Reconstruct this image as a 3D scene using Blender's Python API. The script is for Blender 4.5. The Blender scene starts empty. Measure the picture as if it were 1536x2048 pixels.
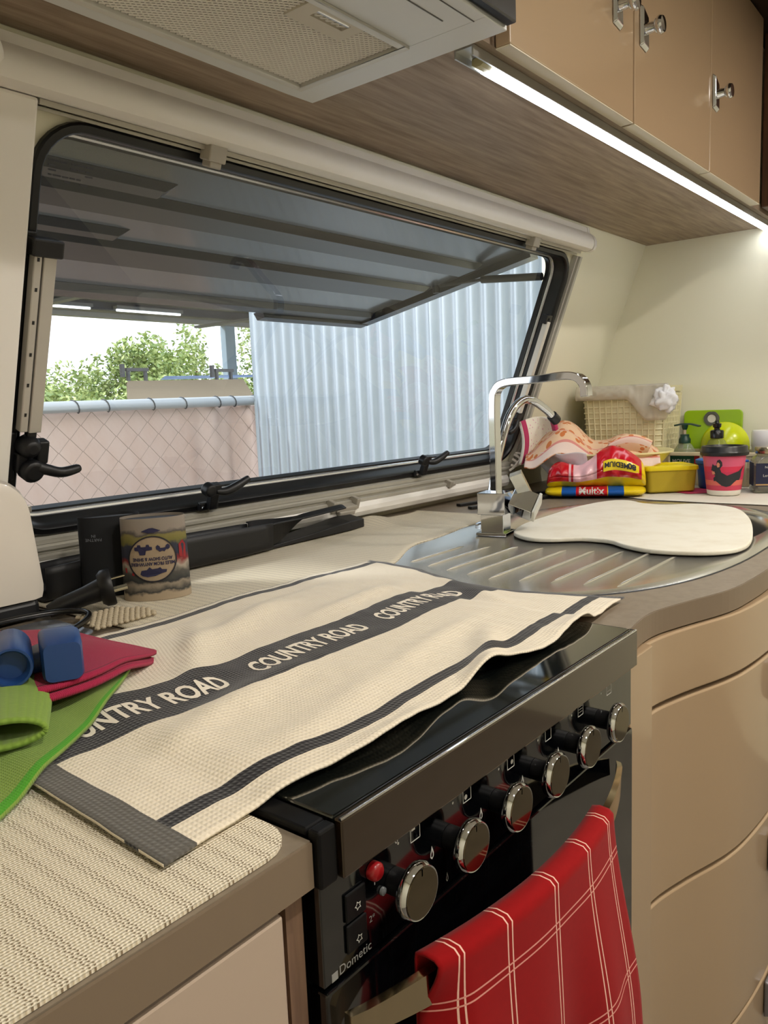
import bpy, bmesh, math, random
from mathutils import Vector, Matrix, noise

# ------------------------------------------------------------------ camera, world, lights, exposure
S = bpy.context.scene
COL = S.collection
random.seed(7)
cam_d = bpy.data.cameras.new('camera')
cam = bpy.data.objects.new('camera', cam_d)
COL.objects.link(cam)
S.camera = cam
CAM_H = 1.178
cam.matrix_world = Matrix(((0.62658126, 0.13054399, -0.7683451, 0.0),
                           (-0.77832135, 0.05402904, -0.62553716, 0.0),
                           (-0.04014717, 0.98996926, 0.13545876, CAM_H),
                           (0, 0, 0, 1)))
cam_d.sensor_fit = 'VERTICAL'
cam_d.sensor_height = 36.0
cam_d.lens = 36.0 * 1582.73 / 2048.0
cam_d.clip_start = 0.01
cam_d.clip_end = 300

world = bpy.data.worlds.new('overcast_sky')
S.world = world
world.use_nodes = True
_wn = world.node_tree
_bg = _wn.nodes['Background']
_tc = _wn.nodes.new('ShaderNodeTexCoord')
_ns = _wn.nodes.new('ShaderNodeTexNoise')
_ns.inputs['Scale'].default_value = 3.0
_ns.inputs['Detail'].default_value = 5.0
_cr = _wn.nodes.new('ShaderNodeValToRGB')
_cr.color_ramp.elements[0].position = 0.42
_cr.color_ramp.elements[0].color = (0.80, 0.90, 1.0, 1)
_cr.color_ramp.elements[1].position = 0.62
_cr.color_ramp.elements[1].color = (1.0, 1.0, 1.0, 1)
_wn.links.new(_tc.outputs['Generated'], _ns.inputs['Vector'])
_wn.links.new(_ns.outputs['Fac'], _cr.inputs['Fac'])
_wn.links.new(_cr.outputs['Color'], _bg.inputs['Color'])
_bg.inputs['Strength'].default_value = 2.2

LED_STRENGTH = 12.0          # cool strip light under the overhead lockers
DOWNLIGHT_W = 7.0           # each warm ceiling downlight (watts)
sun_d = bpy.data.lights.new('hazy_sun', 'SUN')
sun_d.energy = 3.0
sun_d.angle = math.radians(8)
sun_d.color = (1.0, 0.97, 0.92)
sun = bpy.data.objects.new('hazy_sun', sun_d)
COL.objects.link(sun)
sun.rotation_euler = Vector((-0.62, 0.66, 0.62)).to_track_quat('Z', 'Y').to_euler()
S.view_settings.view_transform = 'Standard'
S.view_settings.look = 'None'
S.view_settings.gamma = 1.0
S.view_settings.exposure = 0.50
S.view_settings.use_curve_mapping = False
S.cycles.max_bounces = 10
S.cycles.transparent_max_bounces = 16
S.cycles.sample_clamp_indirect = 6.0
S.cycles.caustics_reflective = False
S.cycles.caustics_refractive = False

# ------------------------------------------------------------------ materials
def lin(c):
    if isinstance(c, str):
        c = c.lstrip('#')
        c = [int(c[i:i + 2], 16) / 255 for i in (0, 2, 4)]
        return tuple(v / 12.92 if v <= 0.04045 else ((v + 0.055) / 1.055) ** 2.4 for v in c)
    return tuple(c)

MATS = {}
def mat(name, color=(0.8, 0.8, 0.8), rough=0.5, metal=0.0, spec=0.5, emit=None, emit_s=0.0, coat=0.0,
        bump=None, vary=None, alpha=None, sheen=0.0, trans=0.0, sub=0.0):
    """bump=(kind, scale, strength, distance); vary=(scale, colour2, low, high, stretch)"""
    if name in MATS:
        return MATS[name]
    m = bpy.data.materials.new(name)
    m.use_nodes = True
    nt = m.node_tree
    b = nt.nodes['Principled BSDF']
    c = lin(color)
    b.inputs['Base Color'].default_value = (*c, 1)
    b.inputs['Roughness'].default_value = rough
    b.inputs['Metallic'].default_value = metal
    b.inputs['Specular IOR Level'].default_value = spec
    b.inputs['Coat Weight'].default_value = coat
    b.inputs['Coat Roughness'].default_value = 0.05
    b.inputs['Sheen Weight'].default_value = sheen
    b.inputs['Transmission Weight'].default_value = trans
    if sub:
        b.inputs['Subsurface Weight'].default_value = sub
        b.inputs['Subsurface Radius'].default_value = (0.01, 0.01, 0.01)
    if emit is not None:
        b.inputs['Emission Color'].default_value = (*lin(emit), 1)
        b.inputs['Emission Strength'].default_value = emit_s
    if alpha is not None:
        b.inputs['Alpha'].default_value = alpha
    tc = nt.nodes.new('ShaderNodeTexCoord')
    if vary:
        sc, c2, lo, hi, st = vary
        mp = nt.nodes.new('ShaderNodeMapping')
        mp.inputs['Scale'].default_value = st
        nz = nt.nodes.new('ShaderNodeTexNoise')
        nz.inputs['Scale'].default_value = sc
        nz.inputs['Detail'].default_value = 6
        nz.inputs['Roughness'].default_value = 0.62
        rp = nt.nodes.new('ShaderNodeValToRGB')
        rp.color_ramp.elements[0].position = lo
        rp.color_ramp.elements[0].color = (*c, 1)
        rp.color_ramp.elements[1].position = hi
        rp.color_ramp.elements[1].color = (*lin(c2), 1)
        nt.links.new(tc.outputs['Object'], mp.inputs['Vector'])
        nt.links.new(mp.outputs['Vector'], nz.inputs['Vector'])
        nt.links.new(nz.outputs['Fac'], rp.inputs['Fac'])
        nt.links.new(rp.outputs['Color'], b.inputs['Base Color'])
    if bump:
        kind, sc, strength, dist = bump
        bp = nt.nodes.new('ShaderNodeBump')
        bp.inputs['Strength'].default_value = strength
        bp.inputs['Distance'].default_value = dist
        if kind == 'noise':
            t = nt.nodes.new('ShaderNodeTexNoise')
            t.inputs['Scale'].default_value = sc
            t.inputs['Detail'].default_value = 4
            nt.links.new(tc.outputs['Object'], t.inputs['Vector'])
            out = t.outputs['Fac']
        elif kind == 'voronoi':
            t = nt.nodes.new('ShaderNodeTexVoronoi')
            t.inputs['Scale'].default_value = sc
            nt.links.new(tc.outputs['Object'], t.inputs['Vector'])
            out = t.outputs['Distance']
        else:                                   # 'waffle': crossed sine ribs
            w1 = nt.nodes.new('ShaderNodeTexWave')
            w1.bands_direction = 'X'
            w1.inputs['Scale'].default_value = sc
            w2 = nt.nodes.new('ShaderNodeTexWave')
            w2.bands_direction = 'Y'
            w2.inputs['Scale'].default_value = sc
            for w in (w1, w2):
                w.inputs['Distortion'].default_value = 0.6
                w.inputs['Detail'].default_value = 0
                nt.links.new(tc.outputs['Object'], w.inputs['Vector'])
            mx = nt.nodes.new('ShaderNodeMath')
            mx.operation = 'MULTIPLY' if kind == 'waffle' else 'MAXIMUM'
            nt.links.new(w1.outputs['Fac'], mx.inputs[0])
            nt.links.new(w2.outputs['Fac'], mx.inputs[1])
            out = mx.outputs[0]
        nt.links.new(out, bp.inputs['Height'])
        nt.links.new(bp.outputs['Normal'], b.inputs['Normal'])
    MATS[name] = m
    return m

def glass_mat(name, tint, ior=1.45, rough=0.0, base=0.0):
    """thin sheet: straight-through transparency mixed with Fresnel reflection"""
    if name in MATS:
        return MATS[name]
    m = bpy.data.materials.new(name)
    m.use_nodes = True
    nt = m.node_tree
    for n in list(nt.nodes):
        nt.nodes.remove(n)
    out = nt.nodes.new('ShaderNodeOutputMaterial')
    tr = nt.nodes.new('ShaderNodeBsdfTransparent')
    tr.inputs['Color'].default_value = (*lin(tint), 1)
    gl = nt.nodes.new('ShaderNodeBsdfGlossy')
    gl.inputs['Roughness'].default_value = rough
    # Schlick reflectance, the same from both faces of the sheet
    geo = nt.nodes.new('ShaderNodeNewGeometry')
    dp = nt.nodes.new('ShaderNodeVectorMath')
    dp.operation = 'DOT_PRODUCT'
    nt.links.new(geo.outputs['Normal'], dp.inputs[0])
    nt.links.new(geo.outputs['Incoming'], dp.inputs[1])
    def mth(op, a, b):
        n = nt.nodes.new('ShaderNodeMath')
        n.operation = op
        for i, q in enumerate((a, b)):
            if isinstance(q, (int, float)):
                n.inputs[i].default_value = q
            elif q is not None:
                nt.links.new(q, n.inputs[i])
        return n.outputs[0]
    f0 = ((ior - 1) / (ior + 1)) ** 2 * 2
    fres = mth('ADD', mth('MULTIPLY', mth('POWER', mth('SUBTRACT', 1.0, mth('ABSOLUTE', dp.outputs['Value'], None)), 5.0), 1 - f0), f0)
    mx = nt.nodes.new('ShaderNodeMixShader')
    nt.links.new(fres, mx.inputs['Fac'])
    nt.links.new(tr.outputs['BSDF'], mx.inputs[1])
    nt.links.new(gl.outputs['BSDF'], mx.inputs[2])
    last = mx
    if base > 0:                                # slightly cloudy plastic
        df = nt.nodes.new('ShaderNodeBsdfDiffuse')
        df.inputs['Color'].default_value = (*lin(tint), 1)
        m2 = nt.nodes.new('ShaderNodeMixShader')
        m2.inputs['Fac'].default_value = base
        nt.links.new(mx.outputs['Shader'], m2.inputs[1])
        nt.links.new(df.outputs['BSDF'], m2.inputs[2])
        last = m2
    nt.links.new(last.outputs['Shader'], out.inputs['Surface'])
    MATS[name] = m
    return m

CREAM = mat('cream_wall_sheet', '#e9e6cf', 0.42, bump=('noise', 60, 0.04, 0.002))
BLINDW = mat('cream_blind_plastic', '#efece6', 0.4)
RAILG = mat('pale_grey_track', '#b4b1a6', 0.35)
CLIPG = mat('grey_clip_plastic', '#a8a296', 0.45)
BLACKP = mat('black_plastic', '#0b0c10', 0.42)
BLACKF = mat('black_window_frame', '#08090c', 0.38)
BEAD = mat('silver_bead', '#dfe2e6', 0.22, metal=0.75)
CAB = mat('beige_gloss_cabinet', '#a58d70', 0.16, spec=0.45, coat=0.3)
CABPALE = mat('pale_carcass_lit_edge', '#cfc6ae', 0.4)
WOOD = mat('grey_brown_wood_laminate', '#82705f', 0.5, vary=(5.0, '#b09e8a', 0.35, 0.72, (1.0, 14, 14)),
           bump=('noise', 40, 0.05, 0.001))
DWOOD = mat('dark_brown_wood', '#4b2f1e', 0.5, vary=(5.0, '#6b4429', 0.35, 0.7, (12, 12, 1.0)))
STILE = mat('brown_wood_stile', '#6a5142', 0.5, vary=(5.0, '#8a6e58', 0.35, 0.7, (12, 12, 1.0)))
COUNTER = mat('taupe_laminate', '#7f7363', 0.42, bump=('noise', 300, 0.05, 0.0006), vary=(60, '#887c6c', 0.4, 0.6, (1, 1, 1)))
STEEL = mat('brushed_stainless', '#d6d4cc', 0.22, metal=0.9, bump=('noise', 90, 0.03, 0.001))
CHROME = mat('chrome', '#d4d6da', 0.05, metal=1.0)
SILVERP = mat('silver_painted_hood', '#dfe2e4', 0.4, metal=0.1)
LAMPW = mat('led_diffuser', '#ffffff', 0.5, emit='#f3f7ff', emit_s=LED_STRENGTH)
ALU = mat('aluminium_profile', '#c9cac6', 0.3, metal=0.7)
OVENBLK = mat('black_oven_glass', '#050608', 0.08, spec=0.6, coat=0.6)
LIDGLASS = mat('dark_hob_lid_glass', '#0b0e0d', 0.05, spec=0.9, coat=1.0)
LIDBAR = mat('bronze_mirror_trim', '#3a2c1e', 0.1, metal=0.55, coat=0.8)
ENAMELB = mat('black_enamel', '#08080a', 0.45, spec=.25)
PRINTW = mat('white_print', '#c9c9c2', 0.6)
PRINTG = mat('grey_print', '#8b8b88', 0.6)
PRINTB = mat('black_print', '#141420', 0.6)
EDGEB = mat('counter_edge_taupe', '#7a6a58', 0.45)  # slightly darker and browner than the counter top
REDGLOSS = mat('red_button_plastic', '#8c1016', 0.3)

# ------------------------------------------------------------------ mesh helpers
ORG = {}
class MB:
    def __init__(self):
        self.v, self.f, self.m = [], [], []
    def add(self, vs, fs, mi=0):
        o = len(self.v)
        self.v += [tuple(p) for p in vs]
        for q in fs:
            self.f.append(tuple(i + o for i in q))
            self.m.append(mi)
        return self
    def box(self, x0, x1, y0, y1, z0, z1, mi=0):
        vs = [(x, y, z) for z in (z0, z1) for y in (y0, y1) for x in (x0, x1)]
        return self.add(vs, [(0, 2, 3, 1), (4, 5, 7, 6), (0, 1, 5, 4), (2, 6, 7, 3), (0, 4, 6, 2), (1, 3, 7, 5)], mi)
    def obox(self, c, ax, ay, az, mi=0):
        """oriented box: centre and three half-axis vectors"""
        c, ax, ay, az = Vector(c), Vector(ax), Vector(ay), Vector(az)
        vs = [c + sx * ax + sy * ay + sz * az for sz in (-1, 1) for sy in (-1, 1) for sx in (-1, 1)]
        return self.add(vs, [(0, 2, 3, 1), (4, 5, 7, 6), (0, 1, 5, 4), (2, 6, 7, 3), (0, 4, 6, 2), (1, 3, 7, 5)], mi)
    def prism(self, poly, z0, z1, mi=0):
        n = len(poly)
        vs = [(x, y, z0) for x, y in poly] + [(x, y, z1) for x, y in poly]
        fs = [tuple(range(n - 1, -1, -1)), tuple(range(n, 2 * n))]
        fs += [(i, (i + 1) % n, n + (i + 1) % n, n + i) for i in range(n)]
        return self.add(vs, fs, mi)
    def prism_xz(self, poly, y0, y1, mi=0):
        n = len(poly)
        vs = [(x, y0, z) for x, z in poly] + [(x, y1, z) for x, z in poly]
        fs = [tuple(range(n - 1, -1, -1)), tuple(range(n, 2 * n))]
        fs += [(i, (i + 1) % n, n + (i + 1) % n, n + i) for i in range(n)]
        return self.add(vs, fs, mi)
    def prism_yz(self, poly, x0, x1, mi=0):
        n = len(poly)
        vs = [(x0, y, z) for y, z in poly] + [(x1, y, z) for y, z in poly]
        fs = [tuple(range(n - 1, -1, -1)), tuple(range(n, 2 * n))]
        fs += [(i, (i + 1) % n, n + (i + 1) % n, n + i) for i in range(n)]
        return self.add(vs, fs, mi)
    def loops(self, loops, cap0=True, cap1=True, closed=True, mi=0):
        """bridge successive loops of equal length"""
        n = len(loops[0])
        vs = [p for l in loops for p in l]
        fs = []
        for k in range(len(loops) - 1):
            for i in range(n if closed else n - 1):
                j = (i + 1) % n
                fs.append((k * n + i, k * n + j, (k + 1) * n + j, (k + 1) * n + i))
        if cap0:
            fs.append(tuple(range(n - 1, -1, -1)))
        if cap1:
            b = (len(loops) - 1) * n
            fs.append(tuple(range(b, b + n)))
        return self.add(vs, fs, mi)
    def lathe(self, prof, c=(0, 0, 0), n=32, axis='z', cap0=True, cap1=True, mi=0, sx=1.0, sy=1.0, rot=0.0):
        L = []
        for r, h in prof:
            l = []
            for i in range(n):
                a = 2 * math.pi * i / n
                p, q = r * math.cos(a) * sx, r * math.sin(a) * sy
                p, q = p * math.cos(rot) - q * math.sin(rot), p * math.sin(rot) + q * math.cos(rot)
                if axis == 'z':
                    l.append((c[0] + p, c[1] + q, c[2] + h))
                elif axis == 'y':
                    l.append((c[0] + p, c[1] + h, c[2] - q))
                else:
                    l.append((c[0] + h, c[1] + p, c[2] + q))
            L.append(l)
        return self.loops(L, cap0, cap1, True, mi)
    def tube(self, pts, r, n=10, sec=None, up=(0, 0, 1), mi=0, caps=True):
        """sweep a circle (radius r or list) or a rectangle sec=(w,h) along a path"""
        pts = [Vector(p) for p in pts]
        L = []
        upv = Vector(up)
        prev = None
        for i, p in enumerate(pts):
            t = (pts[min(i + 1, len(pts) - 1)] - pts[max(i - 1, 0)]).normalized()
            s = t.cross(upv)
            if s.length < 1e-3:
                s = prev if prev else t.cross(Vector((1, 0, 0)))
            s.normalize()
            if prev and s.dot(prev) < 0 and sec is None:
                s = -s
            prev = s
            w = s.cross(t).normalized()
            if sec:
                hw, hh = sec[0] / 2, sec[1] / 2
                L.append([p + s * a + w * b for a, b in ((-hw, -hh), (hw, -hh), (hw, hh), (-hw, hh))])
            else:
                rr = r[i] if isinstance(r, (list, tuple)) else r
                L.append([p + s * rr * math.cos(2 * math.pi * k / n) + w * rr * math.sin(2 * math.pi * k / n) for k in range(n)])
        return self.loops(L, caps, caps, True, mi)
    def grid(self, fn, nu, nv, mi=0, mfn=None):
        o = len(self.v)
        for j in range(nv + 1):
            for i in range(nu + 1):
                self.v.append(tuple(fn(i / nu, j / nv)))
        w = nu + 1
        for j in range(nv):
            for i in range(nu):
                a = o + j * w + i
                self.f.append((a, a + 1, a + w + 1, a + w))
                self.m.append(mfn((i + .5) / nu, (j + .5) / nv) if mfn else mi)
        return self
    def xf(self, fn):
        self.v = [tuple(fn(*p)) for p in self.v]
        return self
    def build(self, name, mats, parent=None, smooth=False, bevel=0.0, seg=2, solid=0.0, sub=0, angle=40, label=None, kind=None, sharp=None, weld=True):
        me = bpy.data.meshes.new(name)
        if not isinstance(mats, (list, tuple)):
            mats = [mats]
        if parent is not None:
            org = ORG[parent.name]
        else:
            xs, ys, zs = zip(*self.v)
            org = Vector(((min(xs) + max(xs)) / 2, (min(ys) + max(ys)) / 2, min(zs)))
        me.from_pydata([(x - org.x, y - org.y, z - org.z) for x, y, z in self.v], [], self.f)
        for mm in mats:
            me.materials.append(mm)
        if len(mats) > 1:
            for p, mi in zip(me.polygons, self.m):
                p.material_index = mi
        bm = bmesh.new()
        bm.from_mesh(me)
        if weld:
            bmesh.ops.remove_doubles(bm, verts=bm.verts, dist=1e-6)
        bmesh.ops.recalc_face_normals(bm, faces=bm.faces)
        bm.to_mesh(me)
        bm.free()
        if smooth:
            for p in me.polygons:
                p.use_smooth = True
            me.set_sharp_from_angle(angle=math.radians(sharp or 50))
        ob = bpy.data.objects.new(name, me)
        COL.objects.link(ob)
        if parent is not None:
            ob.parent = parent
        else:
            ob.location = org
        ORG[ob.name] = org
        if solid:
            md = ob.modifiers.new('thickness', 'SOLIDIFY')
            md.thickness = solid
            md.offset = 0.0
        if bevel:
            md = ob.modifiers.new('soft_edges', 'BEVEL')
            md.width = bevel
            md.segments = seg
            md.limit_method = 'ANGLE'
            md.angle_limit = math.radians(angle)
        if sub:
            md = ob.modifiers.new('smooth', 'SUBSURF')
            md.levels = sub
            md.render_levels = sub
        if label:
            ob['label'] = label
        if kind:
            ob['kind'] = kind
        return ob

def tag(o, label, cat, group=None, kind=None):
    o['label'] = label
    o['category'] = cat
    if group:
        o['group'] = group
    if kind:
        o['kind'] = kind
    return o
def thing(name, loc, label, cat, group=None, kind=None):
    o = bpy.data.objects.new(name, None)
    o.empty_display_size = 0.05
    COL.objects.link(o)
    o.location = loc
    ORG[o.name] = Vector(loc)
    return tag(o, label, cat, group, kind)
def struct(o):
    o['kind'] = 'structure'
    return o

def spline(pts, n=8, closed=False):
    """Catmull-Rom through pts"""
    P = [Vector(p) for p in pts]
    out = []
    m = len(P)
    for i in range(m if closed else m - 1):
        p1, p2 = P[i], P[(i + 1) % m]
        p0 = P[(i - 1) % m] if (closed or i > 0) else p1
        p3 = P[(i + 2) % m] if (closed or i + 2 < m) else p2
        for k in range(n):
            t = k / n
            out.append(0.5 * ((2 * p1) + (-p0 + p2) * t + (2 * p0 - 5 * p1 + 4 * p2 - p3) * t * t + (-p0 + 3 * p1 - 3 * p2 + p3) * t ** 3))
    if not closed:
        out.append(P[-1])
    return out

def rrect(x0, x1, y0, y1, r, n=6):
    pts = []
    for cx, cy, a0 in ((x1 - r, y0 + r, -90), (x1 - r, y1 - r, 0), (x0 + r, y1 - r, 90), (x0 + r, y0 + r, 180)):
        for k in range(n + 1):
            a = math.radians(a0 + 90 * k / n)
            pts.append((cx + r * math.cos(a), cy + r * math.sin(a)))
    return pts

def text_geo(body, size, align='LEFT', cuts=0, bold=0.0, spacing=1.0):
    cu = bpy.data.curves.new('lettering', 'FONT')
    cu.body = body
    cu.size = size
    cu.align_x = align
    cu.fill_mode = 'FRONT'
    cu.resolution_u = 3
    cu.offset = bold
    cu.space_character = spacing
    ob = bpy.data.objects.new('lettering', cu)
    COL.objects.link(ob)
    dg = bpy.context.evaluated_depsgraph_get()
    me = bpy.data.meshes.new_from_object(ob.evaluated_get(dg))
    bm = bmesh.new()
    bm.from_mesh(me)
    if cuts:
        for _ in range(cuts):
            es = [e for e in bm.edges if e.calc_length() > size * 0.3]
            if not es:
                break
            bmesh.ops.subdivide_edges(bm, edges=es, cuts=1)
            bmesh.ops.triangulate(bm, faces=bm.faces)
    vs = [(v.co.x, v.co.y) for v in bm.verts]
    bm.verts.index_update()
    fs = [tuple(v.index for v in f.verts) for f in bm.faces]
    bm.free()
    bpy.data.objects.remove(ob)
    bpy.data.curves.remove(cu)
    bpy.data.meshes.remove(me)
    return vs, fs
def lettering(name, body, size, fn, material, parent, align='CENTER', cuts=0, bold=0.0, spacing=1.0):
    vs, fs = text_geo(body, size, align, cuts, bold, spacing)
    mb = MB()
    mb.add([fn(x, y) for x, y in vs], fs)
    return mb.build(name, material, parent)

# window wall: leans inwards towards the top
TILT = math.atan(0.378)
SN, CS = math.sin(TILT), math.cos(TILT)
Y0, Z0 = 1.255, 0.90
def W(u, v, n):
    """u along the wall, v up the slope from counter height, n out of the wall into the room"""
    return (u, Y0 - v * SN - n * CS, Z0 + v * CS - n * SN)

# ------------------------------------------------------------------ room shell
XL, XR, YB, ZC = -0.62, 2.57, -2.3, 2.10
struct(MB().box(XL - .05, XR + .05, YB - .05, 1.30, -.04, 0).build('floor', mat('grey_vinyl_floor', '#6a665f', 0.45, vary=(4, '#827d75', .35, .7, (2, 12, 1)))))
struct(MB().box(XL - .05, XR + .05, YB - .05, 1.10, ZC, ZC + .04).build('ceiling', mat('white_ceiling', '#ecebe6', 0.5)))
struct(MB().box(XR, XR + .05, YB - .05, 1.34, 0, ZC).build('wall_right', CREAM))
struct(MB().box(XL - .05, XL, YB - .05, 1.34, 0, ZC).build('wall_left', CREAM))
struct(MB().box(XL, XR, YB - .05, YB, 0, ZC).build('wall_back', mat('grey_beige_back_wall', '#b3ada2', 0.5)))
WU0, WU1, WV0, WV1 = 0.572, 2.088, 0.112, 0.70
w = MB()
for u0, u1, v0, v1 in ((XL, WU0, 0, 1.27), (WU1, XR, 0, 1.27), (WU0, WU1, 0, WV0), (WU0, WU1, WV1, 1.27)):
    w.box(u0, u1, v0, v1, -.035, 0)
for cu_, cv_, su, sv in ((WU0, WV0, 1, 1), (WU1, WV0, -1, 1), (WU0, WV1, 1, -1), (WU1, WV1, -1, -1)):
    R_ = .064
    arc = [(cu_ + su * (R_ - R_ * math.cos(a_)), cv_ + sv * (R_ - R_ * math.sin(a_))) for a_ in [k_ * math.pi / 16 for k_ in range(9)]]
    w.prism([(cu_, cv_)] + arc, -.035, 0)
w.xf(W)
w.box(XL, XR, 1.255, 1.29, 0, .90)
struct(w.build('wall_front', CREAM))

# ------------------------------------------------------------------ window 1
win = thing('window_1', W(1.33, 0.10, 0), 'wide tinted caravan window with black rounded frame', 'window', kind='structure')
def wring(loops_spec, r, name, m, parent, smooth=True):
    L = []
    for inset, n in loops_spec:
        L.append([(u, v, n) for u, v in rrect(0.559 + inset, 2.101 - inset, 0.100 + inset, 0.713 - inset, max(r - inset, 0.01), 8)])
    b = MB().loops(L, False, False)
    return b.xf(W).build(name, m, parent, smooth=smooth, sharp=35)
frame = wring([(0, 0), (0, .008), (.003, .011), (.012, .011), (.0145, .008), (.016, .0), (.016, -.033), (.026, -.036), (.026, -.05), (.0, -.05), (0, -.036)], .075, 'frame', BLACKF, win)
wring([(.0165, -.0325), (.0165, -.029), (.019, -.028), (.022, -.030), (.023, -.0345)], .075, 'glazing_bead', BEAD, frame)
PANE = glass_mat('tinted_acrylic_pane', '#d9dcde', 1.42)
MB().add([(u, v, -.035) for u, v in rrect(.578, 2.082, .119, .694, .056, 8)], [tuple(range(36))]).xf(W).build('pane', PANE, win)
# two toggle latches on the bottom frame
def bottom_latch(u0, name='latch'):
    b = MB()
    b.box(u0 - .022, u0 + .022, .106, .122, .013, .022)
    b.box(u0 - .009, u0 + .009, .112, .158, .02, .034)
    b.lathe([(.013, 0), (.013, .016), (.010, .019)], n=16)
    k = len(b.v) - 48
    b.v[k:] = [(u0 - .016 + x, .154 + y, .022 + z) for x, y, z in b.v[k:]]
    b.box(u0 - .02, u0 + .008, .144, .165, .022, .038)
    lt = b.xf(W).build(name, BLACKP, win, bevel=.002, smooth=True)
    h = MB().tube([W(*p) for p in spline([(u0, .150, .034), (u0 + .018, .151, .040), (u0 + .04, .160, .042), (u0 + .068, .172, .040)], 5)],
                  [.006 + .0025 * math.sin(i / 15 * 3) for i in range(16)], 10)
    h.build('handle', BLACKP, lt, smooth=True)
    s = MB()
    for du in (-.015, .015):
        s.lathe([(.0035, 0), (.003, .002)], n=10)
        k = len(s.v) - 20
        s.v[k:] = [(u0 + du + x, .113 + y, .022 + z) for x, y, z in s.v[k:]]
    s.xf(W).build('screw', CHROME, lt, smooth=True)
bottom_latch(.945)
bottom_latch(1.622)
# left stay with holed slide bar and large latch
st = MB()
st.box(.560, .571, .288, .542, .018, .033)
st.box(.5735, .592, .286, .542, .012, .033)
stay = st.xf(W).build('stay_bar', mat('silver_stay', '#bdb9b0', .3, metal=.35), win, bevel=.0015)
hs = MB()
for v in (.312, .356, .40, .445, .49, .53):
    hs.box(.564, .567, v, v + .005, .0325, .0338)
hs.xf(W).build('hole', BLACKP, stay)
b = MB().box(.556, .600, .536, .560, .006, .036)
b.box(.556, .572, .530, .566, .0, .014)
b.xf(W).build('stay_bracket', BLACKP, win, bevel=.003)
b = MB()
b.box(.555, .566, .205, .282, .004, .016)
b.box(.562, .58, .222, .252, .01, .028)
b.lathe([(.016, 0), (.018, .004), (.018, .02), (.014, .026)], n=18)
k = len(b.v) - 72
b.v[k:] = [(.584 + x, .226 + y, .015 + z) for x, y, z in b.v[k:]]
b.lathe([(.013, 0), (.017, .006), (.017, .020), (.010, .03)], n=14)
k = len(b.v) - 56
b.v[k:] = [(.578 + x, .263 + y, .012 + z) for x, y, z in b.v[k:]]
b.box(.590, .607, .236, .272, .015, .034)
b.box(.574, .588, .276, .292, .016, .030)
sl = b.xf(W).build('side_latch', BLACKP, win, bevel=.003, smooth=True)
MB().tube([W(*p) for p in spline([(.588, .232, .03), (.604, .228, .036), (.628, .222, .038), (.658, .226, .036)], 5)],
          [.011, .0105, .010, .0095, .009, .0085, .0085, .0083, .0082, .008, .008, .008, .0078, .0075, .007, .005], 12).build('handle', BLACKP, sl, smooth=True)
# right stay
b = MB().box(2.028, 2.044, .262, .527, .014, .03)
b.xf(W).build('stay_bar', mat('pale_stay', '#d6d3cb', .3, metal=.2), win, bevel=.0015)
b = MB().box(2.022, 2.052, .52, .545, .008, .026)
b.lathe([(.0045, 0), (.004, .003)], n=10)
k = len(b.v) - 20
b.v[k:] = [(2.037 + x, .534 + y, .026 + z) for x, y, z in b.v[k:]]
b.xf(W).build('stay_bracket', BLACKP, win, bevel=.003, smooth=True)
b = MB().box(2.022, 2.05, .236, .262, .010, .03)
b.box(2.03, 2.058, .222, .25, .004, .018)
b.box(2.008, 2.034, .226, .246, .018, .032)
sl = b.xf(W).build('side_latch', BLACKP, win, bevel=.003)
MB().tube([W(*p) for p in spline([(2.03, .24, .026), (2.02, .228, .034), (2.006, .214, .036), (1.99, .207, .034)], 4)], [.008] * 12 + [.005], 10).build('handle', BLACKP, sl, smooth=True)
# maker's lines printed on the pane
b = MB()
random.seed(3)
for r in range(5):
    u = .605
    while u < .665:
        wd = random.uniform(.004, .012)
        if random.random() < .7:
            b.box(u, u + wd, .655 - r * .0062, .6572 - r * .0062, -.0345, -.0340)
        u += wd + .002
b.xf(W).build('printed_approval_mark', mat('grey_pane_print', '#3b3d42', .6), win)

# ------------------------------------------------------------------ roller blind set
bl = thing('roller_blind', W(1.3, .03, 0), 'cream roller blind cassettes and tracks around the window', 'blind')
prof = [(.788, .001), (.788, .020), (.776, .027), (.770, .043), (.760, .053), (.748, .057), (.738, .055), (.730, .046), (.727, .034), (.727, .001)]
b = MB().loops([[(u, v, n) for v, n in prof] for u in (.466, 2.098)])
top = b.xf(W).build('top_cassette', BLINDW, bl, smooth=True, sharp=30)
b = MB().loops([[(u, .757 + (v - .757) * 1.03, n * 1.05) for v, n in prof] for u in (2.0985, 2.110)])
b.xf(W).build('end_cap', BLINDW, top, smooth=True, sharp=30)
b = MB()
b.box(.552, 2.09, .7135, .7175, .001, .020)
b.box(.552, 2.09, .7195, .7265, .001, .030)
b.xf(W).build('top_track', RAILG, bl)
b = MB().box(.30, .550, .04, .7265, .001, .032)
b.xf(W).build('left_side_channel', BLINDW, bl, bevel=.004)
b = MB().lathe([(.030, 0), (.030, .004), (.026, .006)], n=28)
b.v = [(.463 + x, .757 + y, .050 + z) for x, y, z in b.v]
cp = b.xf(W).build('end_disc', BLINDW, bl, smooth=True)
b = MB().lathe([(.007, 0), (.006, .002)], n=6)
b.v = [(.456 + x, .760 + y, .057 + z) for x, y, z in b.v]
b.xf(W).build('slot', mat('grey_slot', '#8b8680', .5), cp)
b = MB().box(2.104, 2.112, .07, .712, .001, .016).box(2.114, 2.126, .07, .712, .001, .022)
b.xf(W).build('right_side_channel', RAILG, bl, bevel=.001)
b = MB()
for v0, v1, n in ((.0905, .0985, .018), (.0835, .0895, .026), (.0755, .0825, .022), (.068, .0745, .030)):
    b.box(.552, 2.10, v0, v1, .001, n)
b.xf(W).build('bottom_track', RAILG, bl)
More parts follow.
